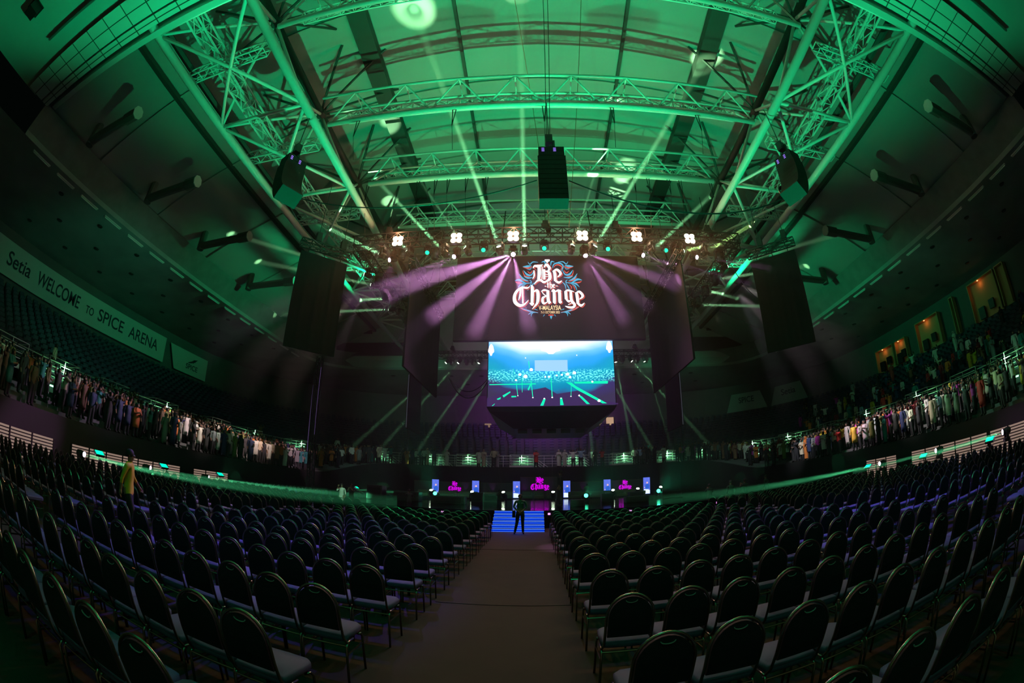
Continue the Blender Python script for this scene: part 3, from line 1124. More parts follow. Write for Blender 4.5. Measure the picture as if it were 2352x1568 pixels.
def text(name, body, parent, loc, width, height, m, rot=(R(90), 0, 0), off=.012):
    c = bpy.data.curves.new(name, 'FONT')
    c.body = body
    c.align_x = 'CENTER'
    c.align_y = 'CENTER'
    c.size = 1
    c.materials.append(m)
    o = bpy.data.objects.new(name, c)
    C.objects.link(o)
    o.parent = parent
    o.location = loc
    o.rotation_euler = rot
    bpy.context.view_layer.update()
    dx, dy = o.dimensions.x, o.dimensions.y
    o.scale = (width / max(dx, .01), height / max(dy, .01), 1)
    c.offset = off
    dg = bpy.context.evaluated_depsgraph_get()
    me = bpy.data.meshes.new_from_object(o.evaluated_get(dg))
    m2 = bpy.data.objects.new(name, me)
    C.objects.link(m2)
    m2.parent = parent
    m2.location, m2.rotation_euler, m2.scale = o.location, o.rotation_euler, o.scale
    bpy.data.objects.remove(o)
    return m2


E_y = glow('emblem gold light', (1, .72, .38), 1.2)
c_ = text('lettering', 'V-MALAYSIA', MS, (.85 + (993 - 1000) * .002284 - (PX0 + PX1) / 2, -.045, 11.78 - (1250 - 800) * .00253 - PZ0), 1.13, .25, E_y)
c_ = text('lettering', '7-11 OCTOBER 2022', MS, (.85 - (PX0 + PX1) / 2, -.045, 11.78 - (1345 - 800) * .00253 - PZ0), .95, .125, E_y)

# -------------------------------------------------- centre hung cube
CX, CY = .86, 21.6
CB = thing('video_cube', (CX, CY, 4.7), 'centre hung black video cube whose bright blue screen shows the arena', 'video cube')
W1, W2, D1 = 3.16, 1.95, 6.3
q = MB()
vs = []
for z, w_, y0, y1 in ((0, 1.9, .7, 5.4), (.75, 3.05, .1, 6.2), (.95, 3.17, 0, 6.3), (4.35, 3.17, 0, 6.3)):
    vs += [(-w_, y0, z), (w_, y0, z), (w_, y1, z), (-w_, y1, z)]
fs = [(3, 2, 1, 0), (12, 13, 14, 15)]
for l in range(3):
    for j in range(4):
        fs.append((l * 4 + j, l * 4 + (j + 1) % 4, l * 4 + 4 + (j + 1) % 4, l * 4 + 4 + j))
q.add(vs, fs)
q.build('housing', mat('cube black cladding', (.022, .02, .025), .5, noise=.15, scale=3), CB)


def cube_screen_mat():
    m = bpy.data.materials.new('arena picture on screen')
    m.use_nodes = True
    nt = m.node_tree
    b = nt.nodes['Principled BSDF']
    b.inputs['Base Color'].default_value = (0, 0, 0, 1)
    tc = nt.nodes.new('ShaderNodeTexCoord')
    sep = nt.nodes.new('ShaderNodeSeparateXYZ')
    nt.links.new(tc.outputs['Generated'], sep.inputs[0])
    n = nt.nodes.new('ShaderNodeTexNoise')
    n.inputs['Scale'].default_value = 2.2
    n.inputs['Detail'].default_value = 2
    nt.links.new(tc.outputs['Generated'], n.inputs['Vector'])
    ab = nt.nodes.new('ShaderNodeMath')      # darker towards both sides
    ab.operation = 'SUBTRACT'
    ab.inputs[1].default_value = .5
    nt.links.new(sep.outputs['X'], ab.inputs[0])
    sq = nt.nodes.new('ShaderNodeMath')
    sq.operation = 'MULTIPLY'
    nt.links.new(ab.outputs[0], sq.inputs[0])
    nt.links.new(ab.outputs[0], sq.inputs[1])
    m1 = nt.nodes.new('ShaderNodeMath')
    m1.operation = 'MULTIPLY_ADD'
    m1.inputs[1].default_value = -.9
    nt.links.new(sq.outputs[0], m1.inputs[0])
    nt.links.new(sep.outputs['Z'], m1.inputs[2])
    m2 = nt.nodes.new('ShaderNodeMath')
    m2.operation = 'MULTIPLY_ADD'
    m2.inputs[1].default_value = .34
    nt.links.new(n.outputs['Fac'], m2.inputs[0])
    nt.links.new(m1.outputs[0], m2.inputs[2])
    m3 = nt.nodes.new('ShaderNodeMath')
    m3.operation = 'SUBTRACT'
    m3.inputs[1].default_value = .17
    nt.links.new(m2.outputs[0], m3.inputs[0])
    cr = nt.nodes.new('ShaderNodeValToRGB')
    nt.links.new(m3.outputs[0], cr.inputs[0])
    el = cr.color_ramp.elements
    el[0].position = .0
    el[0].color = (.03, .02, .06, 1)
    el[1].position = 1
    el[1].color = (1.1, 1.15, 1.3, 1)
    for p_, c in ((.17, (.03, .02, .11, 1)), (.24, (.0, .17, .34, 1)), (.34, (.0, .28, .42, 1)), (.45, (.0, .25, .5, 1)), (.6, (.02, .3, .8, 1)), (.72, (.12, .45, 1, 1)), (.83, (.6, .75, 1.1, 1))):
        e = el.new(p_)
        e.color = c
    # crowd speckle in the middle band
    vo = nt.nodes.new('ShaderNodeTexVoronoi')
    vo.inputs['Scale'].default_value = 70
    nt.links.new(tc.outputs['Generated'], vo.inputs['Vector'])
    lt = nt.nodes.new('ShaderNodeMath')
    lt.operation = 'LESS_THAN'
    lt.inputs[1].default_value = .28
    nt.links.new(vo.outputs['Distance'], lt.inputs[0])
    n3 = nt.nodes.new('ShaderNodeTexNoise')
    n3.inputs['Scale'].default_value = 60
    nt.links.new(tc.outputs['Generated'], n3.inputs['Vector'])
    gt = nt.nodes.new('ShaderNodeMath')
    gt.operation = 'GREATER_THAN'
    gt.inputs[1].default_value = .53
    nt.links.new(n3.outputs['Fac'], gt.inputs[0])
    band = nt.nodes.new('ShaderNodeValToRGB')
    nt.links.new(sep.outputs['Z'], band.inputs[0])
    be = band.color_ramp.elements
    be[0].position = .34
    be[0].color = (0, 0, 0, 1)
    be[1].position = .42
    be[1].color = (1, 1, 1, 1)
    for p_, v in ((.5, 1), (.56, 0)):
        e = be.new(p_)
        e.color = (v, v, v, 1)
    mu = nt.nodes.new('ShaderNodeMath')
    mu.operation = 'MULTIPLY'
    nt.links.new(gt.outputs[0], mu.inputs[0])
    nt.links.new(band.outputs[0], mu.inputs[1])
    mx = nt.nodes.new('ShaderNodeMix')
    mx.data_type = 'RGBA'
    nt.links.new(mu.outputs[0], mx.inputs[0])
    nt.links.new(cr.outputs[0], mx.inputs[6])
    mx.inputs[7].default_value = (.15, .85, .8, 1)
    nt.links.new(mx.outputs[2], b.inputs['Emission Color'])
    b.inputs['Emission Strength'].default_value = 1.5
    return m


q = MB()
q.box((0, -.03, 2.68), (6.24, .05, 3.36))
SCN = q.build('screen', cube_screen_mat(), CB)
q = MB()
gG = glow('screen green', (.0, .95, .5), 1.1)
gT = glow('screen pale blue', (.35, .65, 1), 1.1)
gD = glow('screen dark violet', (.05, .02, .11), 1)
gW = glow('screen white', (1, .95, 1), 1.6)


def cs(x, y):                       # screen drawing units (2209 x 1568 crop) to metres
    return ((x - 1100) / 2000 * 6.24, 4.36 - (y - 80) / 1090 * 3.36)


def poly(q, pts, y, mi):
    q.add([(cs(*p)[0], y, cs(*p)[1]) for p in pts], [tuple(range(len(pts)))], mi)


poly(q, [(835, 425), (1355, 425), (1355, 615), (835, 600)], -.06, 1)
poly(q, [(90, 1175), (90, 1040), (480, 900), (700, 930), (1000, 870), (1180, 980), (1500, 930), (1760, 1060), (2140, 1150), (2140, 1165)], -.060, 2)
for x0, y0, x1, y1, w_ in ((545, 800, 568, 1000, 10), (635, 730, 638, 950, 8), (775, 760, 803, 1035, 12), (1090, 720, 1103, 1035, 14), (1405, 830, 1395, 1020, 8), (500, 560, 515, 660, 6), (740, 440, 750, 560, 12)):
    w_ *= .55
    poly(q, [(x0 - w_, y0), (x0 + w_, y0), (x1 + w_ * .8, y1), (x1 - w_ * .8, y1)], -.066, 0)
for P_ in ([(975, 1040), (1000, 1060), (965, 1165), (915, 1165)], [(1225, 1040), (1255, 1040), (1280, 1160), (1225, 1160)], [(1510, 1010), (1560, 1020), (1690, 1150), (1640, 1150)],
           [(1320, 790), (1410, 800), (1480, 860), (1960, 1145), (1890, 1145), (1500, 920)], [(1450, 790), (1990, 780), (1985, 825), (1460, 815)], [(120, 815), (850, 805), (850, 822), (125, 830)],
           [(330, 1000), (450, 930), (455, 950), (350, 1030)], [(470, 1005), (545, 1005), (545, 1025), (470, 1030)], [(240, 1055), (305, 1025), (300, 1055), (260, 1070)], [(720, 900), (760, 820), (780, 820), (740, 920)], [(165, 1165), (215, 1125), (205, 1145), (180, 1168)]):
    poly(q, P_, -.066, 0)
for (x, y, r_) in ((780, 580, 26), (600, 660, 22), (690, 690, 30), (1060, 700, 16), (1000, 700, 14), (1180, 680, 14), (1350, 660, 26), (1460, 640, 26), (1390, 710, 20), (1260, 670, 16), (570, 1003, 8), (803, 1035, 10), (1103, 1035, 12), (1395, 1022, 9), (980, 1052, 12), (1240, 1050, 9), (1525, 1010, 14), (1835, 1100, 22), (690, 385, 9), (1508, 348, 9), (540, 750, 16), (1740, 790, 16)):
    poly(q, [(x + r_ * math.cos(a_ * .9) * (1 + .3 * (a_ % 2)), y + r_ * math.sin(a_ * .9)) for a_ in range(7)][::-1], -.07, 3)
for (cx_, cy_, w_, h_) in ((140, 245, 46, 90), (2040, 215, 50, 90), (1095, 235, 150, 80)):
    poly(q, [(cx_ + w_ * (1 + .16 * math.sin(5 * a_ * .45)) * math.cos(a_ * .45), cy_ + h_ * (1 + .2 * math.cos(4 * a_ * .45)) * math.sin(a_ * .45)) for a_ in range(14)][::-1], -.072, 3)
q.build('picture', [gG, gT, gD, gW], SCN)
for k in range(5):
    q = MB()
    q.box((-1.45 + .72 * k, 1.2, -.1), (.46, .4, .22))
    q.build('downlight', M_mov, CB)
q = MB()
for sx in (-3.0, 3.0):
    for y in (.4, 5.8):
        q.tube((sx, y, 4.3), (sx * .8, y, 12.5), .03, 5)
q.build_each('hanging_cable', M_dark, CB)

# edge-on led screens further back with a pink emblem fragment
for s_, x, sg in (('left', -7.95, 1), ('right', 9.35, -1)):
    t = thing('side_screen', (x, 27.2, 5.25), 'narrow edge-on hanging screen on the %s with a pink emblem showing' % s_, 'screen')
    q = MB()
    q.box((0, 1.6, 1.75), (.14, 3.2, 3.5))
    q.build('panel', M_case, t)
    q = MB()
    q.box((sg * .0, -.02, 1.75), (.05, .03, 3.4))
    q.build('edge_light', glow('pale edge light', (.5, .55, .7), .06), t)
    q = MB()
    n = 14
    A_ = [(-sg * .09, .55 + .35 * abs(math.sin(k * 1.9)) * (1 - abs(k - n / 2) / n), 1.0 + 2.2 * k / n) for k in range(n + 1)]
    B_ = [(-sg * .09, 1.9 + .5 * math.sin(k * .5) + .2 * math.sin(k * 2.3), 1.0 + 2.2 * k / n) for k in range(n + 1)]
    q.strip(A_, B_)
    q.build('emblem', glow('pink emblem light', (1, .3, .55), .9), t)
    q = MB()
    q.box((0, .4, -.8), (.05, .05, 1.6))
    q.tube((0, .3, 3.5), (0, .3, 9.0), .015, 4)
    q.tube((0, 2.9, 3.5), (0, 2.9, 9.0), .015, 4)
    q.build_each('hanger', M_dark, t)


# -------------------------------------------------- line arrays
def array(loc, yaw, label, bend, n=11, w_=1.0, cabs=None):
    t = thing('line_array_speaker', loc, label, 'speaker', rz=yaw)
    # local frame: speakers face +Y, width along X, hung down from z=0
    y, z, a = 0., 0., 0.
    h = 2.45 / n
    for k in range(n):
        q = MB()
        d = .62
        Mx = Matrix.Rotation(-a, 4, 'X')
        c = V((0, y, z)) + Mx @ V((0, -d / 2, -h / 2))
        ww = w_ * (.93 if k < 2 else 1)
        pts = [(-ww / 2, -d / 2, h / 2 * .92), (ww / 2, -d / 2, h / 2 * .92), (ww / 2, d / 2, h / 2 * .98), (-ww / 2, d / 2, h / 2 * .98)]
        pts += [(p[0], p[1], -p[2]) for p in pts]
        q.add([Mx @ V(p) + c for p in pts], [(0, 1, 2, 3), (7, 6, 5, 4), (0, 4, 5, 1), (1, 5, 6, 2), (2, 6, 7, 3), (3, 7, 4, 0)])
        q.build('cabinet', M_case, t)
        step = Mx @ V((0, 0, -h))
        y += step.y
        z += step.z
        a += bend[min(k, len(bend) - 1)]
    q = MB()
    q.bar((0, -.62, .06), (0, .1, .06), .1, .08)
    q.bar((-.45, -.3, .04), (.45, -.3, .04), .08, .06)
    q.build('flying_frame', M_mov, t)
    q = MB()
    q.box((-.05, -.3, .62), (.26, .3, .42))
    q.box((.12, -.2, .42), (.1, .12, .5))
    q.tube((-.05, -.3, .8), (-.05, -.3, 2.9), .02, 5)
    q.build('hoist', M_mov, t)
    q = MB()
    for sx in (-.3, .12):
        for j in range(3):
            q.box((sx, -.635, -.1 - .07 * j), (.1, .015, .02))
    q.build_each('status_light', glow('violet status led', (.35, .2, 1), 1.2), t)
    return t


array((.75, 12.9, 13.35), 0, 'straight black line array speaker hung at the centre in front of the roof trusses', [0.0])
array((-9.55, 11.9, 13.35), R(62), 'curved black line array speaker hung on the left', [.0, .03, .05, .07, .08, .09, .1])
array((10.6, 11.85, 13.35), R(-70), 'curved black line array speaker hung on the right', [.0, .03, .05, .07, .08, .09, .1])


def sag(name, p0, p1, s, r, label, n=18, m=M_dark):
    p0, p1 = V(p0), V(p1)
    q = MB()
    P_ = [p0.lerp(p1, i / n) + V((0, 0, -s * 4 * (i / n) * (1 - i / n))) for i in range(n + 1)]
    q.path(P_, r, 5)
    o = q.build(name, m)
    tag(o, label, 'cable')
    return o


sag('power_cable', (.2, 12.9, 12.2), (-9.4, 12.2, 12.0), 1.1, .022, 'thin black cable sagging from the centre speaker to the left speaker')
sag('power_cable', (1.35, 12.8, 12.1), (10.3, 12.4, 11.9), 1.3, .03, 'thicker black cable sagging from the centre speaker to the right speaker')
sag('power_cable', (12.0, 22.5, 14.2), (12.6, 18.0, 11.0), 1.8, .025, 'black cable looping from the truss corner to the outermost right drape')
sag('power_cable', (-5.4, 27.5, 8.6), (-2.3, 26.5, 9.2), 1.7, .035, 'black cable looping down beside the video cube on the left')
sag('power_cable', (-5.4, 28.1, 8.6), (-2.3, 27.0, 9.3), 1.2, .025, 'thinner upper cable loop beside the video cube on the left')
sag('power_cable', (-9.3, 12.4, 11.6), (-9.6, 20.5, 14.2), 1.0, .02, 'black cable hanging from the left speaker back to the lighting truss')
t = thing('cable_coil', (9.85, 12.2, 11.9), 'coil of black cable hanging beside the right speaker', 'cable')
q = MB()
for k in range(4):
    q.path([(.22 * math.cos(a_ * .4488) * (1 - .1 * k), .03 * k, .22 * math.sin(a_ * .4488) * (1 - .1 * k)) for a_ in range(14)], .035, 6, closed=True)
q.build('coil', M_dark, t)
q = MB()
q.tube((0, 0, .2), (.1, 0, 1.3), .015, 5)
q.build('strap', M_dark, t)

# -------------------------------------------------- stage
ZS = .77
SX0, SX1 = -9.6, 10.6
q = MB()
q.box(((SX0 + SX1) / 2, 28.2, ZS / 2), (SX1 - SX0, 17.8, ZS))
tag(q.build('floor_stage', mat('glossy black stage', (.012, .011, .014), .16, coat=.3)), kind='structure')
ST = thing('stage_steps', (-.63, 17.62, 0), 'wide steps up to the stage with bright blue lit risers', 'steps')
LB = glow('deep blue riser glow', (.0, .045, .85), .75)  # blue light of the strips on the riser faces, painted as emission
LB2 = glow('bright blue led strip', (.10, .25, 1), 1.5)
nst = 6
for k in range(nst):
    h = ZS / nst
    q = MB()
    q.box((0, .29 * k + .145 + .01, h * (k + .5)), (2.06, .29, h - .004))
    q.box((0, .29 * k + (1.7 - .29 * k) / 2 + .3, h * (k + .5)), (2.06, max(.02, 1.7 - .29 * k - .6), h - .004)) if k < 4 else None
    sp = q.build('step', mat('black step', (.015, .015, .02), .25), ST)
    q = MB()
    q.box((0, .29 * k + .004, h * (k + .45)), (2.04, .008, h * .62))
    q.build('riser_glow', LB, sp)
    q = MB()
    q.box((0, .29 * k - .002, h * (k + .86)), (2.05, .012, .016))
    q.box((0, .29 * k - .002, h * (k + .12)), (2.05, .012, .010))
    q.build('edge_strip', LB2, sp)
bulb('step_glow', (-.63, 17.3, .35), 14, (.05, .12, 1), .3)

# floor standing moving heads on the stage and their pencil beams
FL = [(-7.2, 31.5, (-7.05, 29.2, 6.2)), (-4.4, 32.5, (-5.1, 29.0, 6.6)), (1.35, 33.0, (.9, 29.2, 9.0)), (5.9, 34.0, (4.9, 30, 7.5)), (9.7, 34.3, (9.6, 30, 8.6)), (-2.2, 33.0, (-3.4, 29.5, 8.0)), (7.8, 34.0, (7.6, 30.5, 7.5))]
for k, (x, y, T_) in enumerate(FL):
    p = (x, y, ZS + .42)
    moving_head(p, T_, L_green, 'moving head standing on the stage floor, %s of the lit ones' % ORD[k], 'floor moving heads on the stage', up=True, name='floor_moving_head')
    T_ = V(p) + (V(T_) - V(p)) * 1.25
    beam(p, T_, (.4, 1, .55), 9000, .35, 'pencil thin green beam rising from the %s stage floor light' % ORD[k], dens=.12, r0=.05, off=.2)
for k, (x, y, T_) in enumerate(((2.9, 26, (3.4, 18, 2.6)), (7.6, 27.5, (7.2, 18, 3)), (-5.9, 27, (-5.5, 20, 4)))):
    moving_head((x, y, ZS + .42), T_, glow('lit green lens', (.05, 1, .5), 7), 'floor moving head on the stage front turned towards the seats, %s one' % ORD[k], 'turned floor heads on the stage', up=True, name='floor_moving_head')
    spot('green_floor_lamp', (x, y - .3, ZS + .5), T_, 350, (.05, 1, .5), 24, .6, .1)

# monitors and cases on the stage front
for k, (x, y, w_, h_, d_) in enumerate(((-7.2, 25.5, 1.5, .55, .9), (-4.7, 25.0, 1.9, .42, .9), (-3.6, 29, .75, .62, .6), (-2.7, 29.5, 1.1, .5, .6), (4.4, 27.5, .75, .5, .6), (6.3, 28.0, .9, .5, .6), (8.3, 27, 1.3, .42, .8), (2.1, 22.4, .7, .36, .5), (-8.6, 24, .9, .8, .8), (5.6, 24.0, 1.6, .34, .8))):
    t = thing('stage_case', (x, y, ZS), 'black equipment case on the stage, %s of ten from the list of cases left to right' % ORD[k] if 0 else 'black equipment case on the stage, %s' % ['widest on the far left half', 'low one left of the steps', 'tall small one behind the steps on the left', 'beside the seated figure', 'right of the standing man', 'by the right banner screens', 'low one on the far right', 'small one right of the steps', 'outermost on the left', 'long low one right of the steps'][k], 'case')
    q = MB()
    q.box((0, 0, h_ / 2), (w_, d_, h_))
    q.build('body', M_mov, t, bevel=.02)
    q = MB()
    q.box((0, -d_ / 2 - .012, h_ * .5), (w_ * .8, .02, h_ * .7))
    q.build('grille', M_dark, t)
    q = MB()
    for sx in (-.5, .5):
        q.box((sx * w_ * .92, -d_ / 2 - .01, h_ * .5), (.05, .03, .12))
    q.build_each('handle', M_alu, t)

# backdrop boards, armchairs and sofas
for k, (x0, x1, z1, nm) in enumerate(((-1.14, 1.84, 2.58, 'tall centre'), (-9.9, -1.75, 2.08, 'low left'), (2.85, 9.3, 2.12, 'low right'))):
    t = thing('backdrop_board', ((x0 + x1) / 2, 36.9, ZS), '%s backdrop board behind the stage seats with a purple emblem' % nm, 'backdrop')
    q = MB()
    q.box((0, .05, (z1 - ZS) / 2), (x1 - x0, .1, z1 - ZS))
    q.build('board', mat('plum backdrop board', (.16, .12, .13), .8, noise=.1, scale=1.5), t)
    q = MB()
    q.box((0, -.01, z1 - ZS - .01), (x1 - x0, .04, .03))
    q.build('top_edge', mat('wood edge', (.35, .24, .15), .6), t)
    gm = glow('purple emblem light', (.75, .0, .85), 1.3)
    ex = [0.43 - .35, -6.45 + 5.82, 7.45 - 6.07][k] if 0 else [.12, -.62, 1.35][k]
    emblem(t, .00092 if k == 0 else .00066, .0011 if k == 0 else .0008, [gm], full=False, cx=ex, cz=(1.22 if k == 0 else .93), y=-.02)
for k, x in enumerate((-1.0, -.75, 1.15, -5.6, -3.4, 3.9, 6.6)):
    col = (.8, .1, 1) if k != 1 else (.5, .4, 1)
    spot('purple_uplight', (x, 36.55, ZS + .05), (x + .05, 36.85, 2.2), 9, (.6, .05, 1), 34, .5, .03)
sofa = None
for k, x in enumerate((-8.6, -6.9, -5.2, -3.5, -2.1, -.55, .35, 1.35, 3.4, 5.0, 6.5, 8.0)):
    if sofa is None:
        sofa = thing('armchair', (0, 0, 0), '', 'armchair', 'armchairs in a row at the back of the stage')
        q = MB()
        q.box((0, 0, .24), (1.3, .8, .3))
        q.build('seat', mat('tan sofa fabric', (.33, .24, .19), .85), sofa, bevel=.06)
        q = MB()
        q.box((0, .34, .56), (1.3, .2, .5))
        q.build('backrest', MATS['tan sofa fabric'], sofa, bevel=.06)
        for sx in (-1, 1):
            q = MB()
            q.box((sx * .58, -.02, .42), (.16, .8, .34))
            q.build('armrest', MATS['tan sofa fabric'], sofa, bevel=.05)
            q = MB()
            q.tube((sx * .5, -.3, 0), (sx * .5, -.3, .1), .03, 6)
            q.tube((sx * .5, .3, 0), (sx * .5, .3, .1), .03, 6)
            q.build_each('leg', M_dark, sofa)
        o = sofa
    else:
        o = copy_tree(sofa)
    o.location = (x, 35.7, ZS)
    o.scale = (1.15, 1, .7) if not 4 <= k <= 7 else (.6, 1, .8)
    o['label'] = 'tan armchair at the back of the stage, %s from the left' % ORD[k]

# six banner screens
lb = glow('banner blue', (.13, .20, .95), .95)
for k, x in enumerate((-7.98, -4.69, -1.42, 2.57, 5.83, 9.12)):
    t = thing('banner_screen', (x, 36.4, ZS), 'upright blue banner screen showing a speaker, %s from the left' % ORD[k], 'screen', 'upright banner screens along the back of the stage')
    z0 = .15
    q = MB()
    q.box((0, .05, .76), (.58, .06, 1.42))
    q.box((0, .05, .04), (.5, .4, .08))
    q.build('frame', M_mov, t)
    q = MB()
    q.box((0, .0, .78), (.56, .02, 1.36))
    sc_ = q.build('screen', lb, t)
    q = MB()
    q.add([(-.22, -.02, .62), (-.02, -.02, .50), (.2, -.02, .55), (.24, -.02, .80), (.12, -.02, .96), (0, -.02, .92), (-.1, -.02, .86), (-.24, -.02, .90), (-.1, -.02, .78)], [(0, 1, 2, 3, 4, 5, 6, 7, 8)], 0)
    q.add([(-.24, -.022, .12), (.26, -.022, .12), (.26, -.022, .40), (.1, -.022, .47), (-.24, -.022, .5)], [(0, 1, 2, 3, 4)], 1)
    q.add([(.04 + .075 * math.cos(a_ * .785), -.024, 1.02 + .085 * math.sin(a_ * .785)) for a_ in range(8)], [tuple(range(8))], 2)
    q.add([(-.18 + .045 * math.cos(a_ * .785), -.024, .64 + .045 * math.sin(a_ * .785)) for a_ in range(8)], [tuple(range(8))], 2)
    for (dx, dz) in ((-.1, 1.3), (.2, 1.15), (.15, 1.35)):
        q.box((dx, -.02, dz), (.02, .005, .02), mi=1)
    q.build_each('picture', [glow('banner suit', (.03, .14, .75), .9), glow('banner white', (.75, .9, 1), 1.3), glow('banner skin', (1, .6, .6), 1.0)], sc_)
for k, (x, y) in enumerate(((-3.9, 22.6), (.62, 22.9), (4.1, 23.3), (8.1, 23.5))):
    q = MB()
    q.box((0, 0, .0), (.10, .04, .08))
    o = q.build('marker_light', glow('pink marker led', (1, .35, 1), 1.6), loc=(x, 19.27, .62))
    tag(o, 'tiny pink light on the stage front, %s from the left' % ORD[k], 'light')

# towers of thin lit poles at the left, and mid poles
for k, (x, y, h_) in enumerate(((-12.95, 24.2, 9.0), (12.9, 27.5, 0))):
    if h_ == 0:
        continue
    t = thing('truss_tower', (x, y, 0), 'slim vertical truss tower with lilac glints, left of the stage', 'truss')
    q = MB()
    box_truss(q, (0, 0, 0), (0, 0, h_), .32, .32, 24, .03, .014, up=(0, 1, 0))
    q.build('mast', M_alu, t)
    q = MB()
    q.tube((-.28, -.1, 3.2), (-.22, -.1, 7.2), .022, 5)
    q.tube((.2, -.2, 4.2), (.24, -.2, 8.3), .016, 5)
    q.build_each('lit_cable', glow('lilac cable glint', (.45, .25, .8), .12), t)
    q = MB()
    q.box((0, 0, .05), (1.1, 1.1, .1))
    q.build('base', M_mov, t)

# -------------------------------------------------- louvred windows in the stand wall
wn = 0
M_lv = glow('lit blind slat', (.62, .42, .33), .42)
for side, blocks, zt, zb_ in ((-1, ((4.2, 8.9), (9.9, 17.2), (18.3, 21.5)), 1.2, .16), (1, ((7.2, 10.6), (10.75, 16.1), (17.3, 20.0)), 1.42, .40)):
    xw = X0 + side * 17.9 - side * .06
    for a_, b_ in blocks:
        n = max(2, round((b_ - a_) / 1.05))
        for j in range(n):
            y0 = a_ + (b_ - a_) * j / n
            y1 = a_ + (b_ - a_) * (j + 1) / n
            wn += 1
            t = bpy.data.objects.new('window_%d' % wn, None)
            C.objects.link(t)
            t.location = (xw, (y0 + y1) / 2, zb_)
            t['kind'] = 'structure'
            q = MB()
            ns = 9
            for s in range(ns):
                q.box((0, 0, (zt - zb_) * (s + .5) / ns), (.02, y1 - y0 - .1, (zt - zb_) / ns * .62))
            q.build('window_slats', M_lv, t)
            q = MB()
            q.box((.0, (y1 - y0) / 2, (zt - zb_) / 2), (.05, .05, zt - zb_))
            q.box((.02 * side, 0, (zt - zb_) / 2), (.01, y1 - y0, zt - zb_))
            q.build('window_frame', M_dark, t)

# wall mounted heads beside the windows with grazing beams
WH = [((-16.75, 10.15, .92), (-4.5, 14.6, 1.12), 's'), ((-16.7, 14.2, .9), (-9.0, 18.5, 1.1), 'w'), ((-16.7, 18.7, .86), (-4.5, 26.5, 1.0), 's'),
      ((17.85, 18.0, 1.15), (5.0, 19.6, .98), 's'), ((17.85, 13.6, 1.22), (13.6, 15.8, 1.15), 'w'), ((17.85, 9.3, 1.24), (14.4, 12.6, 1.2), 's'), ((-14.5, 33.5, 1.0), (0, 34.6, 1.15), 'w')]
WN = ['left wall windows, nearest one', 'left wall windows, middle one', 'left wall windows, farthest one', 'right wall windows, farthest one', 'right wall windows, middle one', 'right wall windows, nearest one', 'far left corner behind the side chairs']
for k, (p, T_, st) in enumerate(WH):
    moving_head(p, T_, glow('violet white lens', (.9, .7, 1), 14), 'moving head standing by the %s' % WN[k], 'moving heads along the side walls', s=.9, up=True, name='floor_moving_head')
    beam(p, T_, (.12, 1, .4), 60000 if st == 's' else 20000, .9, 'bright green beam skimming over the chairs from the %s' % WN[k], dens=.12, r0=.07, off=.25)
    t = thing('flood_light', (p[0] + (.5 if p[0] < 0 else -.5), p[1] + .7, 0), 'green flood light panel on a stand by the %s' % WN[k], 'stage light', 'green flood lights along the side walls')
    q = MB()
    q.tube((0, 0, 0), (0, 0, 1.0), .025, 6)
    q.box((0, 0, .02), (.4, .4, .04))
    q.build('stand', M_dark, t)
    sg = 1 if p[0] < 0 else -1
    Mx = Matrix.Rotation(R(-55) * sg, 3, 'Y')
    q = MB()
    q.box((0, 0, 1.1), (.1, .5, .28), Mx)
    q.build('housing', M_mov, t)
    q = MB()
    q.box(V((0, 0, 1.1)) + Mx @ V((sg * .056, 0, 0)), (.01, .44, .22), Mx)
    q.build('face', glow('lit green flood face', (.0, .85, .35), 2.2), t)
    spot('flood_lamp', V(t.location) + V((sg * .15, 0, 1.1)), V(t.location) + V((sg * 2.5, .5, 3.5)), 40, (.05, 1, .4), 100, .7, .1)

# ================================================================== BANQUET CHAIRS
M_fr = mat('pale gold chair tube', (.30, .28, .24), .24, metal=.95)
M_seat = mat('blue grey seat fabric', (.075, .08, .20), .75, noise=.12, scale=9, bump=.3, bscale=220)
M_back = mat('dark navy back fabric', (.008, .009, .02), .75, noise=.15, scale=6)
M_foot = mat('rubber foot', (.02, .02, .02), .8)
WC, HC = .188, .935


def arch(w, z0, z1, n, yf):          # open arch outline from lower left, over the top, to lower right
    pts = [(-w, z0)]
    r = w
    zc = z1 - r * 1.05
    pts.append((-w, z0 + (zc - z0) * .5))
    for i in range(n + 1):
        t = math.pi - math.pi * i / n
        pts.append((w * math.cos(t), zc + r * 1.05 * math.sin(t)))
    pts.append((w, z0 + (zc - z0) * .5))
    pts.append((w, z0))
    return [(x, yf(z), z) for x, z in pts]


def yb(z):                           # backrest leans away from the sitter (towards -y)
    return -.02 - .09 * max(0, (z - .46)) / .47 - .02 * math.sin(max(0, (z - .46)) / .47 * math.pi)


def chair_back(n=14, closed=True):
    q = MB()
    o_ = arch(WC - .016, .545, HC - .02, n, yb)
    k = len(o_)
    fr = [(x, y + .020, z) for x, y, z in o_]
    bk = [(x, y - .014, z) for x, y, z in o_]
    q.strip(fr, bk)
    q.strip([fr[0], bk[0]], [fr[-1], bk[-1]])
    half = k // 2
    for L_, flip in ((fr, False), (bk, True)):
        for i in range(half):
            a, b, c, d = L_[i], L_[i + 1], L_[k - 2 - i], L_[k - 1 - i]
            q.add([a, b, c, d] if not flip else [d, c, b, a], [(0, 1, 2, 3)] if b != c else [(0, 1, 2)])
    return q


def chair_frame(n=14, t=8, r=.0115):
    q = MB()
    P_ = arch(WC, .47, HC, n, yb)
    P_ = [(-.2, .045, .395), (-.2, .02, .41)] + P_ + [(.2, .02, .41), (.2, .045, .395)]
    q.path(P_, r, t)
    return q


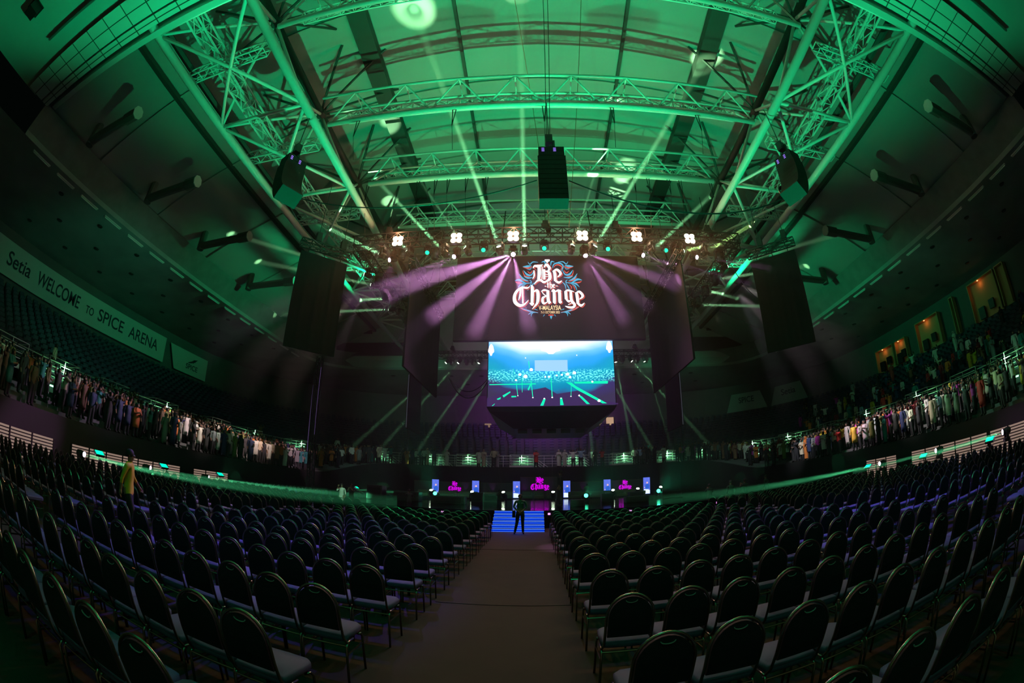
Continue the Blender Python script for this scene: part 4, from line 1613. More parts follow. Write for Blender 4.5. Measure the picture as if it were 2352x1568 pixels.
def chair_seat():
    q = MB()
    o = []
    for (x, y) in ((-.2, .0), (-.205, .2), (-.2, .36), (-.16, .405), (0, .415), (.16, .405), (.2, .36), (.205, .2), (.2, .0), (.16, -.015), (0, -.02), (-.16, -.015)):
        o.append((x, y + .01))
    n = len(o)
    ls = [(.425, .96), (.435, 1.0), (.475, 1.0), (.492, .93)]
    vs = [(x * s, .2 + (y - .2) * s, z) for z, s in ls for x, y in o]
    fs = []
    for l in range(len(ls) - 1):
        for i in range(n):
            j = (i + 1) % n
            fs.append((l * n + j, l * n + i, (l + 1) * n + i, (l + 1) * n + j))
    fs.append(tuple(range(n)))
    fs.append(tuple(range(len(ls) * n - 1, (len(ls) - 1) * n - 1, -1)))
    q.add(vs, [f[::-1] for f in fs])
    return q


def leg_path(s, front):
    if front:
        return [(s * .2, .30, .41), (s * .2, .352, .405), (s * .203, .385, .36), (s * .205, .41, 0)]
    return [(s * .2, .16, .412), (s * .2, .03, .41), (s * .203, -.005, .37), (s * .205, -.02, 0)]


def make_chair():
    t = thing('banquet_chair', (0, 0, 0), '', 'chair')
    chair_seat().build('seat', M_seat, t, smooth=True)
    chair_back().build('backrest', M_back, t)
    chair_frame().build('back_frame', M_fr, t, smooth=True)
    q = MB()
    q.path([(.045 * math.cos(math.pi * i / 8), yb(.87) - .018 - .004, .885 - .020 * math.sin(math.pi * i / 8)) for i in range(9)], .004, 5)
    q.build('hand_grip', mat('grey grip trim', (.3, .3, .34), .4), t)
    for s in (-1, 1):
        for fr in (0, 1):
            q = MB()
            q.path(leg_path(s, fr), .0115, 7)
            q.build('leg', M_fr, t, smooth=True)
        q = MB()
        q.tube((s * .203, -.008, .30), (s * .203, .39, .30), .008, 6)
        q.build('side_rail', M_fr, t)
    q = MB()
    q.tube((-.2, .0, .385), (.2, .0, .385), .009, 6)
    q.tube((-.2, .37, .385), (.2, .37, .385), .009, 6)
    q.build_each('cross_rail', M_fr, t)
    return t


def low_chair_mb(q, M, t=4):
    def tr(mb, mi):
        o = len(q.v)
        q.v += [tuple(M @ V(p)) for p in mb.v]
        q.f += [tuple(i + o for i in f) for f in mb.f]
        q.m += [mi] * len(mb.f)
    tr(chair_seat(), 0)
    tr(chair_back(8), 1)
    tr(chair_frame(8, t, .012), 2)
    m2 = MB()
    for s in (-1, 1):
        m2.path(leg_path(s, 0), .012, 3, cap=False)
        m2.path(leg_path(s, 1), .012, 3, cap=False)
        m2.tube((s * .203, -.008, .30), (s * .203, .39, .30), .008, 3, cap=False)
    tr(m2, 2)


seats = []
rnd = random.Random(11)


def add_block(nm, xs, ys, face=0.):
    for r_, y in enumerate(ys):
        for c_, x in enumerate(xs):
            seats.append((x + rnd.uniform(-.012, .012), y + rnd.uniform(-.03, .03), face + R(rnd.uniform(-2.5, 2.5)), nm, r_, c_))


add_block('left inner', [-1.66 - .445 * i for i in range(11)], [1.38, 2.27, 3.33, 4.43, 5.52, 6.33, 7.4, 8.4, 9.45, 10.4, 11.5, 12.5, 13.5, 14.5, 15.5])
add_block('right inner', [.75 + .47 * i for i in range(12)], [1.45, 2.5, 3.5, 4.58, 5.75, 6.65, 7.7, 8.7, 9.7, 10.7, 11.7, 12.7, 13.7, 14.7, 15.7])
add_block('left outer', [-8.0 - .50 * i for i in range(17)], [2.4 + 1.02 * k for k in range(18)])
add_block('right outer', [7.7 + .50 * i for i in range(20)], [1.5 + 1.02 * k for k in range(18)])
# a person stands here: leave the place free
seats = [s for s in seats if not (s[0] < -15.9 and s[1] > 9) and not (s[0] > 17.0)]


def seat_rank(s):
    return math.hypot(s[0], s[1])


def seen(s):
    az = math.degrees(math.atan2(s[0], max(s[1], .001)))
    if s[1] < .15 and abs(s[0]) > 1.0 and abs(az) > 72:
        return abs(s[0]) > 1.5 and s[1] > .1 and seat_rank(s) > 2.0 and abs(az) < 80
    return abs(az) < 78 and seat_rank(s) > 1.2


vis = sorted([s for s in seats if seen(s)], key=seat_rank)
near, far = vis[:300], vis[300:]
CH = make_chair()
lowq = MB()
low_chair_mb(lowq, Matrix.Identity(4), 6)
low_me = None
first = True
for k, (x, y, a, nm, r_, c_) in enumerate(near):
    lab = '%s chair of the %s row in the %s block, counted from the aisle and from the camera' % (ORD[c_], ORD[r_], nm)
    lab = 'blue-seated banquet chair, %s block, %s row from the camera, %s seat from the aisle' % (nm, ORD[r_], ORD[c_])
    if k < 150:
        o = CH if first else copy_tree(CH)
        first = False
    else:
        if low_me is None:
            low_me = lowq.mesh('banquet_chair', [M_seat, M_back, M_fr])
        o = bpy.data.objects.new('banquet_chair', low_me)
        C.objects.link(o)
    o.location = (x, y, 0)
    o.rotation_euler = (0, 0, a)
    tag(o, lab, 'chair', 'banquet chairs in rows facing the stage')
q = MB()
for (x, y, a, nm, r_, c_) in far:
    low_chair_mb(q, Matrix.Translation((x, y, 0)) @ Matrix.Rotation(a, 4, 'Z'), 3)
o = q.build('banquet_chairs_far', [M_seat, M_back, M_fr])
tag(o, 'many more banquet chairs in rows further from the camera', 'chair', 'banquet chairs in rows facing the stage', 'stuff')
# rows on the far left that face the stage from the side
q = MB()
for i in range(14):
    for j in range(5):
        low_chair_mb(q, Matrix.Translation((-13.0 + .5 * i, 30.2 + 1.0 * j * .9, 0)) @ Matrix.Rotation(math.pi + .02 * i, 4, 'Z'), 3)
if 1:
    for i in range(12):
        for j in range(4):
            low_chair_mb(q, Matrix.Translation((-13.8 + .0 * i + .9 * j - 1.5, 21 + .5 * i, 0)) @ Matrix.Rotation(-math.pi / 2, 4, 'Z'), 3)
o = q.build('banquet_chairs_side', [M_seat, mat('navy chair back front', (.03, .05, .16), .7), M_fr])
tag(o, 'banquet chairs beyond the left end of the stage, seen from the front', 'chair', None, 'stuff')

# ================================================================== PEOPLE
M_skin = mat('skin', (.24, .13, .085), .6)
M_hair = mat('dark hair', (.012, .01, .009), .7)
M_trou = mat('dark trousers', (.02, .02, .025), .8)


def objcol(name, k=1.):
    m = bpy.data.materials.new(name)
    m.use_nodes = True
    nt = m.node_tree
    oi = nt.nodes.new('ShaderNodeObjectInfo')
    b = nt.nodes['Principled BSDF']
    nt.links.new(oi.outputs['Color'], b.inputs['Base Color'])
    b.inputs['Roughness'].default_value = .8
    return m


M_cloth = objcol('cloth in own colour')


def skin_mesh(name, joints, bones, sub=1):
    """joints {name: ((x, y, z), radius)}, bones [(a, b)] -> one continuous surface"""
    me = bpy.data.meshes.new(name)
    ks = list(joints)
    idx = {k: i for i, k in enumerate(ks)}
    me.from_pydata([joints[k][0] for k in ks], [(idx[a], idx[b]) for a, b in bones], [])
    o = bpy.data.objects.new(name, me)
    C.objects.link(o)
    md = o.modifiers.new('s', 'SKIN')
    md.use_smooth_shade = True
    for i, k in enumerate(ks):
        r_ = joints[k][1]
        me.skin_vertices[0].data[i].radius = r_ if isinstance(r_, tuple) else (r_, r_)
    me.skin_vertices[0].data[0].use_root = True
    if sub:
        s_ = o.modifiers.new('u', 'SUBSURF')
        s_.levels = s_.render_levels = sub
    dg = bpy.context.evaluated_depsgraph_get()
    out = bpy.data.meshes.new_from_object(o.evaluated_get(dg))
    bpy.data.objects.remove(o)
    return out


def figure_joints(pose, H=1.7):
    """standing figure facing -y; pose gives hands, elbows, feet"""
    s = H / 1.7
    J = {'pelvis': ((0, 0, .93), (.15, .115)), 'waist': ((0, .0, 1.06), (.14, .105)), 'chest': ((0, .0, 1.25), (.165, .115)), 'upper': ((0, .005, 1.38), (.13, .085)), 'neck': ((0, .0, 1.455), .055), 'jaw': ((0, -.015, 1.53), .07), 'head': ((0, -.008, 1.605), (.078, .09)), 'crown': ((0, .0, 1.67), .055)}
    B = [('pelvis', 'waist'), ('waist', 'chest'), ('chest', 'upper'), ('upper', 'neck'), ('neck', 'jaw'), ('jaw', 'head'), ('head', 'crown')]
    for sd, n in ((-1, 'l'), (1, 'r')):
        el = pose.get('el' + n, (sd * .27, .03, 1.14))
        ha = pose.get('ha' + n, (sd * .29, -.06, .9))
        kn = pose.get('kn' + n, (sd * .10, -.01, .5))
        ft = pose.get('ft' + n, (sd * .12, .01, .07))
        J['sh' + n] = ((sd * .185, .01, 1.39), .062)
        J['el' + n] = (el, .042)
        J['wr' + n] = (ha, .028)
        hv = (V(ha) - V(el)).normalized()
        J['pa' + n] = (tuple(V(ha) + hv * .075), (.036, .022))
        J['hi' + n] = ((sd * .095, 0, .87), .105)
        J['kn' + n] = (kn, .072)
        J['an' + n] = (ft, .052)
        J['to' + n] = ((ft[0] + sd * .02, ft[1] - .15, .035), (.04, .03))
        B += [('upper', 'sh' + n), ('sh' + n, 'el' + n), ('el' + n, 'wr' + n), ('wr' + n, 'pa' + n), ('pelvis', 'hi' + n), ('hi' + n, 'kn' + n), ('kn' + n, 'an' + n), ('an' + n, 'to' + n)]
    if pose.get('robe'):
        J['hem'] = ((0, 0, .42), (.17, .14))
    if s != 1:
        J = {k: (tuple(c * s for c in p), tuple(c * s for c in r_) if isinstance(r_, tuple) else r_ * s) for k, (p, r_) in J.items()}
    return J, B


def colour_by_place(me, pose, H, mats, hem=.86, sleeve=.3):
    s = H / 1.7
    for m in mats:
        me.materials.append(m)
    for p in me.polygons:
        c = p.center / s
        if c.z > 1.47:
            front = c.y < -.035 and 1.49 < c.z < 1.64
            mi = 0 if front and not pose.get('hijab') else (1 if not pose.get('hijab') or not front else 0)
            if pose.get('hijab') and not front:
                mi = 2
        else:
            mi = 2
            for n in 'lr':
                ha = V(pose.get('ha' + n, ((-1 if n == 'l' else 1) * .29, -.06, .9)))
                if (V(c) - ha).length < sleeve * .45:
                    mi = 0
            if c.z < hem and mi == 2:
                mi = 3 if c.z > .1 else 1
        p.material_index = mi


def person_mesh(name, pose, H=1.7, sub=1, mats=None, hem=.86):
    J, B = figure_joints(pose, H)
    hem_j = J.pop('hem', None)
    me = skin_mesh(name, J, B, sub)
    if pose.get('robe') is not None:
        # long shirt or robe falling from the waist
        q = MB()
        zb = pose['robe']
        o = len(me.vertices)
        q.v = [tuple(v.co) for v in me.vertices]
        q.f = [tuple(p.vertices) for p in me.polygons]
        q.m = [0] * len(q.f)
        nf = len(q.f)
        s = H / 1.7
        q.lathe([(.125 * s, 1.12 * s), (.15 * s, .95 * s), (.185 * s, (zb + .9) / 2 * s), (.20 * s, zb * s)], 10, Matrix.Diagonal((1, .78, 1, 1)))
        me2 = bpy.data.meshes.new(name)
        me2.from_pydata(q.v, [], q.f)
        colour_by_place(me2, pose, H, mats, hem)
        for i, p in enumerate(me2.polygons):
            if i >= nf:
                p.material_index = 2
            p.use_smooth = True
        return me2
    colour_by_place(me, pose, H, mats, hem)
    for p in me.polygons:
        p.use_smooth = True
    return me


# ---- the named people near the stage
FING = None


def hand(q, at, d, side, s=1.):
    """palm with five fingers, curled a little, pointing along d"""
    at, d = V(at), V(d).normalized()
    a = d.cross(V((0, 1, 0)))
    a = a.normalized() if a.length > .1 else V((1, 0, 0))
    b = a.cross(d)
    q.path([at - d * .02 * s, at + d * .05 * s, at + d * .085 * s], [.026 * s, .036 * s, .03 * s], 8)
    for i, L in enumerate((.062, .07, .066, .052)):
        p0 = at + d * .085 * s + a * (i - 1.5) * .017 * s
        q.path([p0, p0 + d * L * .5 * s - b * .01 * s, p0 + d * L * .85 * s - b * .03 * s], [.009 * s, .0085 * s, .007 * s], 6)
    t0 = at + d * .03 * s + a * side * .03 * s
    q.path([t0, t0 + d * .035 * s + a * side * .02 * s, t0 + d * .065 * s + a * side * .02 * s], [.011 * s, .010 * s, .008 * s], 6)


def big_person(loc, rz, label, pose, H, shirt, trousers, hair=True, cap=False, extra=None, tilt=0.):
    t = thing('person', loc, label, 'person', rz=rz)
    s = H / 1.7
    me = person_mesh('body', pose, H, 2, [M_skin, M_skin, shirt, trousers])
    for p in me.polygons:            # shoes
        if p.center.z < .09 * s:
            p.material_index = 3
    b = bpy.data.objects.new('body', me)
    C.objects.link(b)
    b.parent = t
    for n, sd in (('l', -1), ('r', 1)):
        q = MB()
        ha = V(pose.get('ha' + n, (sd * .29, -.06, .9))) * s
        el = V(pose.get('el' + n, (sd * .27, .03, 1.14))) * s
        hand(q, ha, ha - el, -sd, s)
        q.build('hand', M_skin, t, smooth=True)
    q = MB()
    q.path([V((0, -.088, 1.60)) * s, V((0, -.112, 1.572)) * s, V((0, -.092, 1.562)) * s], [.008 * s, .014 * s, .012 * s], 8)
    q.build('nose', M_skin, t, smooth=True)
    q = MB()
    for sd in (-1, 1):
        q.lathe([(.006 * s, -.012 * s), (.022 * s, 0), (.006 * s, .012 * s)], 8, Matrix.Translation(V((sd * .082, .0, 1.585)) * s) @ Matrix.Diagonal((.5, 1, 1.4, 1)))
    q.build_each('ear', M_skin, t, True)
    q = MB()
    for sd in (-1, 1):
        q.lathe([(.002, -.008 * s), (.011 * s, 0), (.002, .008 * s)], 8, Matrix.Translation(V((sd * .032, -.088, 1.60)) * s))
    q.build_each('eye', mat('eye white', (.6, .6, .58), .3), t)
    q = MB()
    q.box(V((0, -.09, 1.535)) * s, (.045 * s, .012 * s, .012 * s))
    q.build('mouth', mat('lips', (.2, .07, .06), .5), t)
    q = MB()
    q.lathe([(.004, .095), (.05, .088), (.085, .055), (.098, .01), (.098, -.03), (.09, -.05), (.07, -.055)][::-1], 16, Matrix.Translation(V((0, .014, 1.615)) * s) @ Matrix.Diagonal((s * .92, s * 1.02, s, 1)))
    h_ = q.build('hair', M_hair, t, smooth=True)
    if extra:
        extra(t, s)
    return t


P_guard = {'ell': (-.27, .02, 1.15), 'hal': (-.09, -.15, .98), 'elr': (.27, .02, 1.15), 'har': (.07, -.16, .99), 'knl': (-.13, 0, .5), 'ftl': (-.22, .0, .07), 'knr': (.10, 0, .5), 'ftr': (.12, 0, .07)}
M_gs = mat('dark green staff shirt', (.03, .11, .08), .8)


def guard_extra(t, s):
    q = MB()
    q.box(V((-.05, -.115, 1.33)) * s, (.04, .01, .03))
    q.box(V((.075, -.115, 1.33)) * s, (.10, .01, .028))
    q.build('badge', mat('pale badge', (.25, .5, .4), .6), t)
    q = MB()
    q.box(V((-.26, -.02, .86)) * s, (.12, .2, .26))
    q.path([V((-.25, -.02, .95)) * s, V((-.16, -.1, 1.2)) * s, V((.1, -.08, 1.42)) * s], .012, 5)
    q.build('shoulder_bag', M_dark, t, bevel=.02)


big_person((-.52, 16.95, 0), R(2), 'guard in dark green shirt and black trousers standing before the blue lit steps', P_guard, 1.52, M_gs, M_trou, extra=guard_extra)
P_side = {'ell': (-.24, .05, 1.14), 'hal': (-.24, -.1, .9), 'elr': (.24, .05, 1.14), 'har': (.24, -.08, .9), 'ftl': (-.1, -.05, .07), 'ftr': (.1, .08, .07)}
big_person((1.28, 22.6, ZS), R(-100), 'tall person in black standing on the stage, turned to the side', P_side, 1.83, mat('black stage shirt', (.02, .02, .02), .8), M_trou)
P_walk = {'ell': (-.24, .1, 1.15), 'hal': (-.25, .12, .92), 'elr': (.30, -.02, 1.17), 'har': (.47, -.13, .98), 'ftl': (-.1, -.15, .07), 'knl': (-.1, -.12, .5), 'ftr': (.1, .15, .1)}


def yellow_extra(t, s):
    q = MB()
    q.path([V((.02, .06, 1.455)) * s, V((.10, .0, 1.44)) * s, V((.03, -.07, 1.42)) * s, V((-.05, -.05, 1.43)) * s], .014, 6)
    q.build('collar', mat('yellow collar', (.55, .38, .02), .8), t)


big_person((-7.35, 5.75, 0), R(128), 'person in a yellow t-shirt walking between the chair blocks on the left, seen from behind', P_walk, 1.70, mat('yellow t-shirt', (.62, .44, .03), .8), M_trou, extra=yellow_extra)
spot('yellow_side_lamp', (-5.2, 10.5, 3.2), (-7.35, 5.75, 1.2), 26, (1, .75, .4), 22, .6, .1)
P_photo = {'ell': (-.22, -.15, 1.2), 'hal': (-.07, -.3, 1.4), 'elr': (.2, -.2, 1.25), 'har': (.06, -.32, 1.42)}


def tripod(t, s):
    q = MB()
    q.box((0, -.42, 1.42), (.14, .24, .14))
    q.lathe([(.05, -.1), (.06, .1)], 10, Matrix.Translation((0, -.58, 1.42)) @ Matrix.Rotation(R(90), 4, 'X'))
    q.build('held_camera', M_dark, t)
    q = MB()
    for a_ in (90, 210, 330):
        q.tube((0, -.42, 1.34), (.35 * math.cos(R(a_)), -.42 + .35 * math.sin(R(a_)), 0), .014, 6)
    q.build('tripod', M_alu, t)


big_person((-6.6, 23.6, 0), R(200), 'camera operator in black working a camera on a tripod left of the stage', P_photo, 1.5, mat('black crew shirt', (.03, .03, .03), .8), M_trou, extra=tripod)
P_up = {'ell': (-.3, -.05, 1.25), 'hal': (-.22, -.1, 1.5), 'elr': (.25, .0, 1.15), 'har': (.2, -.12, .95)}
big_person((-10.0, 22.3, 0), R(30), 'person in a pale shirt lit green with one hand raised, beyond the left chairs', P_up, 1.5, mat('pale green lit shirt', (.6, .65, .6), .8), M_trou)
spot('shirt_lamp', (-8.6, 19.5, 3.0), (-10.0, 22.3, 1.0), 220, (.4, 1, .6), 16, .5, .1)
big_person((-9.3, 22.0, 0), R(10), 'tall person in black beside the one in the pale shirt, beyond the left chairs', P_photo, 1.55, mat('black crew top', (.015, .015, .015), .8), M_trou)
for k, (x, y, h_) in enumerate(((8.4, 21.6, 1.5), (9.3, 21.2, 1.56), (10.3, 21.6, 1.54), (12.0, 22.4, 1.6))):
    big_person((x, y - 1.0 if k else y - .8, 0), R(170 + 12 * k), 'crew member in dark clothes on the floor right of the stage, %s from the left' % ORD[k], P_side if k % 2 else P_photo, h_, mat('dark crew top', (.02, .035, .03), .8), M_trou)
P_sit = {'knl': (-.12, -.4, .55), 'ftl': (-.14, -.42, .07), 'knr': (.12, -.4, .55), 'ftr': (.14, -.42, .07)}
big_person((-1.95, 25.5, ZS - .35), R(20), 'crew member crouching among the cases on the stage left of the steps', P_photo, 1.2, mat('grey crew top', (.05, .06, .06), .8), M_trou)
big_person((3.5, 30.5, ZS - .1), R(-150), 'small figure in a pale top at the back of the stage beside the fourth banner screen', P_photo, 1.25, mat('pale top', (.35, .5, .3), .8), M_trou)

# ---- the crowd in the stands
POSES = [
    ('arms down', {'robe': .45}, .4), ('hand up', {'elr': (.30, -.06, 1.45), 'har': (.26, -.1, 1.70), 'robe': .55}, .5),
    ('both hands up', {'elr': (.33, -.05, 1.42), 'har': (.36, -.08, 1.68), 'ell': (-.33, -.05, 1.42), 'hal': (-.34, -.08, 1.70)}, .86),
    ('clapping', {'elr': (.26, -.10, 1.16), 'har': (.05, -.30, 1.22), 'ell': (-.26, -.10, 1.16), 'hal': (-.05, -.30, 1.22), 'robe': .5}, .5),
    ('shirt and trousers', {'elr': (.27, .02, 1.14), 'har': (.18, -.18, 1.02)}, .86), ('headscarf', {'robe': .12, 'hijab': 1, 'elr': (.25, -.08, 1.16), 'har': (.1, -.22, 1.2)}, .12),
    ('phone up', {'elr': (.24, -.22, 1.3), 'har': (.1, -.34, 1.55), 'ell': (-.24, -.22, 1.3), 'hal': (-.06, -.34, 1.55)}, .86)]
PM = []
for nm, po, hem in POSES:
    me = person_mesh('person', po, 1.68, 0, [M_skin, M_hair, M_cloth, M_trou], hem)
    PM.append((nm, me))
COLL = [('white', (.62, .60, .56)), ('white', (.66, .65, .62)), ('black', (.02, .02, .022)), ('black', (.025, .022, .03)), ('black', (.018, .018, .02)), ('navy', (.02, .03, .10)), ('grey', (.2, .2, .2)), ('cream', (.5, .42, .32)), ('brown', (.18, .09, .05)), ('brown', (.12, .06, .04)), ('orange', (.5, .15, .03)), ('olive', (.2, .2, .06)), ('teal', (.02, .16, .16))]
COL = [('white', (.62, .60, .56)), ('white', (.66, .65, .62)), ('cream', (.55, .48, .36)), ('grey', (.25, .26, .27)), ('black', (.02, .02, .022)), ('black', (.025, .022, .03)), ('navy', (.02, .03, .10)), ('teal', (.02, .20, .20)),
       ('orange', (.60, .17, .03)), ('yellow', (.60, .42, .04)), ('maroon', (.22, .02, .03)), ('red', (.5, .03, .03)), ('olive', (.2, .2, .06)), ('magenta', (.4, .03, .3)), ('brown', (.18, .09, .05)), ('pale blue', (.3, .42, .6))]
rc = random.Random(5)


def stand_spot(i, k, f):
    """point on row k between ring stations i and i+1"""
    a, b = step_pt(i, k, .5), step_pt(i + 1, k, .5)
    x, y = a[0] + (b[0] - a[0]) * f, a[1] + (b[1] - a[1]) * f
    z = step_pt(i, k)[2] * (1 - f) + step_pt(i + 1, k)[2] * f
    return x, y, z


LITP = (-64, -49.5, -37.5, -30.5, -19.8, -13, -8, -1.6, 4.6, 10.8, 16.6, 21.4, 28.5, 33.5, 45, 52, 65)
crowd = []
for i in range(NR - 1):
    for k in range(NSTEP):
        a, b = step_pt(i, k, .5), step_pt(i + 1, k, .5)
        L = math.hypot(b[0] - a[0], b[1] - a[1])
        n = max(1, int(L / .56))
        for j in range(n):
            x, y, z = stand_spot(i, k, (j + .5) / n)
            az = math.degrees(math.atan2(x, y))
            if y < 1.5 or abs(az) > 80:
                continue
            side = 'left' if x < 0 else 'right'
            dens = .74
            if abs(az) < 12:
                dens = .12
            elif abs(az) < 20:
                dens = .45 if k > 2 else .3
            if side == 'left' and 4 < y < 9:
                dens = .45
            if k >= 6:
                dens *= .3
            if k >= 3 and any(abs(az - pz) < (1.6 if k < 5 else 2.3) for pz in LITP):
                continue
            if rc.random() > dens:
                continue
            crowd.append((x + rc.uniform(-.08, .08), y + rc.uniform(-.08, .08), z, side, k, 'lower'))
for i in range(NR - 1):
    for k in range(1, 11):
        a, b = up_pt(i, k), up_pt(i + 1, k)
        n = max(1, int(math.hypot(b[0] - a[0], b[1] - a[1]) / .6))
        for j in range(n):
            f = (j + .5) / n
            x, y = a[0] + (b[0] - a[0]) * f, a[1] + (b[1] - a[1]) * f
            az = math.degrees(math.atan2(x, y))
            if y < 3:
                continue
            pr = 0
            if x > 0 and az > 34:
                pr = .30 if k < 6 else .1
            elif x > 0 and k < 3:
                pr = .08
            elif x < 0 and k == 1:
                pr = .05
            if rc.random() < pr:
                crowd.append((x, y, up_pt(i, k)[2] - .36 * 0, 'left' if x < 0 else 'right', k, 'upper'))
crowd.sort(key=lambda c: c[0] ** 2 + c[1] ** 2)
near_p, far_p = crowd[:290], crowd[290:]
cnt = {}
used_lab = set()
for c in near_p:
    x, y, z, side, k, tier = c
    key = (side, tier, k)
    cnt[key] = cnt.get(key, 0) + 1
    cn, col = rc.choice(COLL if side == 'left' else COL + COLL[:8])
    pn, me = rc.choice(PM)
    o = bpy.data.objects.new('person', me)
    C.objects.link(o)
    o.location = (x, y, z)
    sc_ = rc.uniform(.93, 1.06)
    o.scale = (sc_, sc_, sc_)
    o.rotation_euler = (0, 0, math.atan2(22 - y, .8 - x) + math.pi / 2 + rc.uniform(-.5, .5))
    o.color = (*[v * rc.uniform(.8, 1.1) for v in col], 1)
    w_ = {'headscarf': 'headscarf and robe', 'shirt and trousers': 'shirt and trousers'}.get(pn, 'clothes')
    p_ = {'hand up': ', one hand raised', 'both hands up': ', hands raised', 'clapping': ', clapping', 'phone up': ', phone up'}.get(pn, '')
    lab = 'spectator in %s %s%s, %s %s stand, %s row, %s' % (cn, w_, p_, side, tier, ORD[k], ORD[cnt[key] - 1])
    tag(o, lab, 'person', 'spectators standing in the stands')
# everyone farther away: one object, clothes coloured through an attribute
fv, ff, fc = [], [], []
dec = []
for nm, me in PM:
    dec.append(([tuple(v.co) for v in me.vertices], [(tuple(p.vertices), p.material_index) for p in me.polygons]))
base = {0: (.24, .13, .085), 1: (.012, .01, .009), 3: (.02, .02, .025)}
for c in far_p:
    x, y, z, side, k, tier = c
    vs, ps = rc.choice(dec)
    cn, col = rc.choice(COLL if side == 'left' else COL + COLL[:6])
    a = math.atan2(24 - y, .8 - x) + math.pi / 2 + rc.uniform(-.5, .5)
    s_, ca, sa = rc.uniform(.93, 1.06), math.cos(a), math.sin(a)
    o0 = len(fv)
    fv += [(x + (p[0] * ca - p[1] * sa) * s_, y + (p[0] * sa + p[1] * ca) * s_, z + p[2] * s_) for p in vs]
    for f, mi in ps:
        ff.append(tuple(i + o0 for i in f))
        fc.append(base.get(mi, col))
me = bpy.data.meshes.new('crowd')
me.from_pydata(fv, [], ff)
at = me.color_attributes.new('cloth_colour', 'FLOAT_COLOR', 'CORNER')
buf = []
for f, c in zip(ff, fc):
    buf += [*c, 1] * len(f)
at.data.foreach_set('color', buf)
m = bpy.data.materials.new('crowd clothes')
m.use_nodes = True
an = m.node_tree.nodes.new('ShaderNodeAttribute')
an.attribute_name = 'cloth_colour'
m.node_tree.links.new(an.outputs['Color'], m.node_tree.nodes['Principled BSDF'].inputs['Base Color'])
m.node_tree.nodes['Principled BSDF'].inputs['Roughness'].default_value = .8
me.materials.append(m)
o = bpy.data.objects.new('crowd', me)
C.objects.link(o)
tag(o, 'dense crowd of distant spectators standing in the curved far stands', 'crowd', 'spectators standing in the stands', 'stuff')
print('crowd', len(near_p), len(far_p), 'chairs', len(near), len(far))

# ================================================================== RAILINGS, PORTALS, BANNERS, BOXES
def ring_at(azd, RG):
    """station on a ring curve seen at azimuth azd from the seats"""
    best = None
    for i in range(len(RG) - 1):
        for f in range(10):
            x = RG[i][0] + (RG[i + 1][0] - RG[i][0]) * f / 10
            y = RG[i][1] + (RG[i + 1][1] - RG[i][1]) * f / 10
            if y < .5:
                continue
            d = abs(math.degrees(math.atan2(x, y)) - azd)
            if best is None or d < best[0]:
                tx, ty = RG[i + 1][0] - RG[i][0], RG[i + 1][1] - RG[i][1]
                best = (d, x, y, math.atan2(ty, tx))
    return best[1:]


# rail along the gangway, cut into panels
acc, pts = 0, []
for i in range(NR - 1):
    n = 4
    for f in range(n):
        pts.append((ROUT[i][0] + (ROUT[i + 1][0] - ROUT[i][0]) * f / n, ROUT[i][1] + (ROUT[i + 1][1] - ROUT[i][1]) * f / n))
pts = [p for p in pts if p[1] > 1.5]
pan, cur, ln = [], [pts[0]], 0
for a, b in zip(pts[:-1], pts[1:]):
    ln += math.hypot(b[0] - a[0], b[1] - a[1])
    cur.append(b)
    if ln > 4.4:
        pan.append(cur)
        cur, ln = [b], 0
for k, c_ in enumerate(pan):
    mid = c_[len(c_) // 2]
    az = math.degrees(math.atan2(mid[0], mid[1]))
    t = thing('guard_rail', (*c_[0], 3.75), 'pale steel guard rail panel on the stand gangway, %s from the left end' % ORD[k], 'railing', 'guard rails along the gangway')
    ox, oy = c_[0]
    q = MB()
    for z in (1.08, .8, .55, .3):
        q.path([(p[0] - ox, p[1] - oy, z) for p in c_], .028 if z > 1 else .017, 5)
    q.build_each('rail', M_rail, t)
    for p in c_[::2]:
        q = MB()
        q.tube((p[0] - ox, p[1] - oy, 0), (p[0] - ox, p[1] - oy, 1.08), .022, 5)
        q.build('post', M_rail, t)

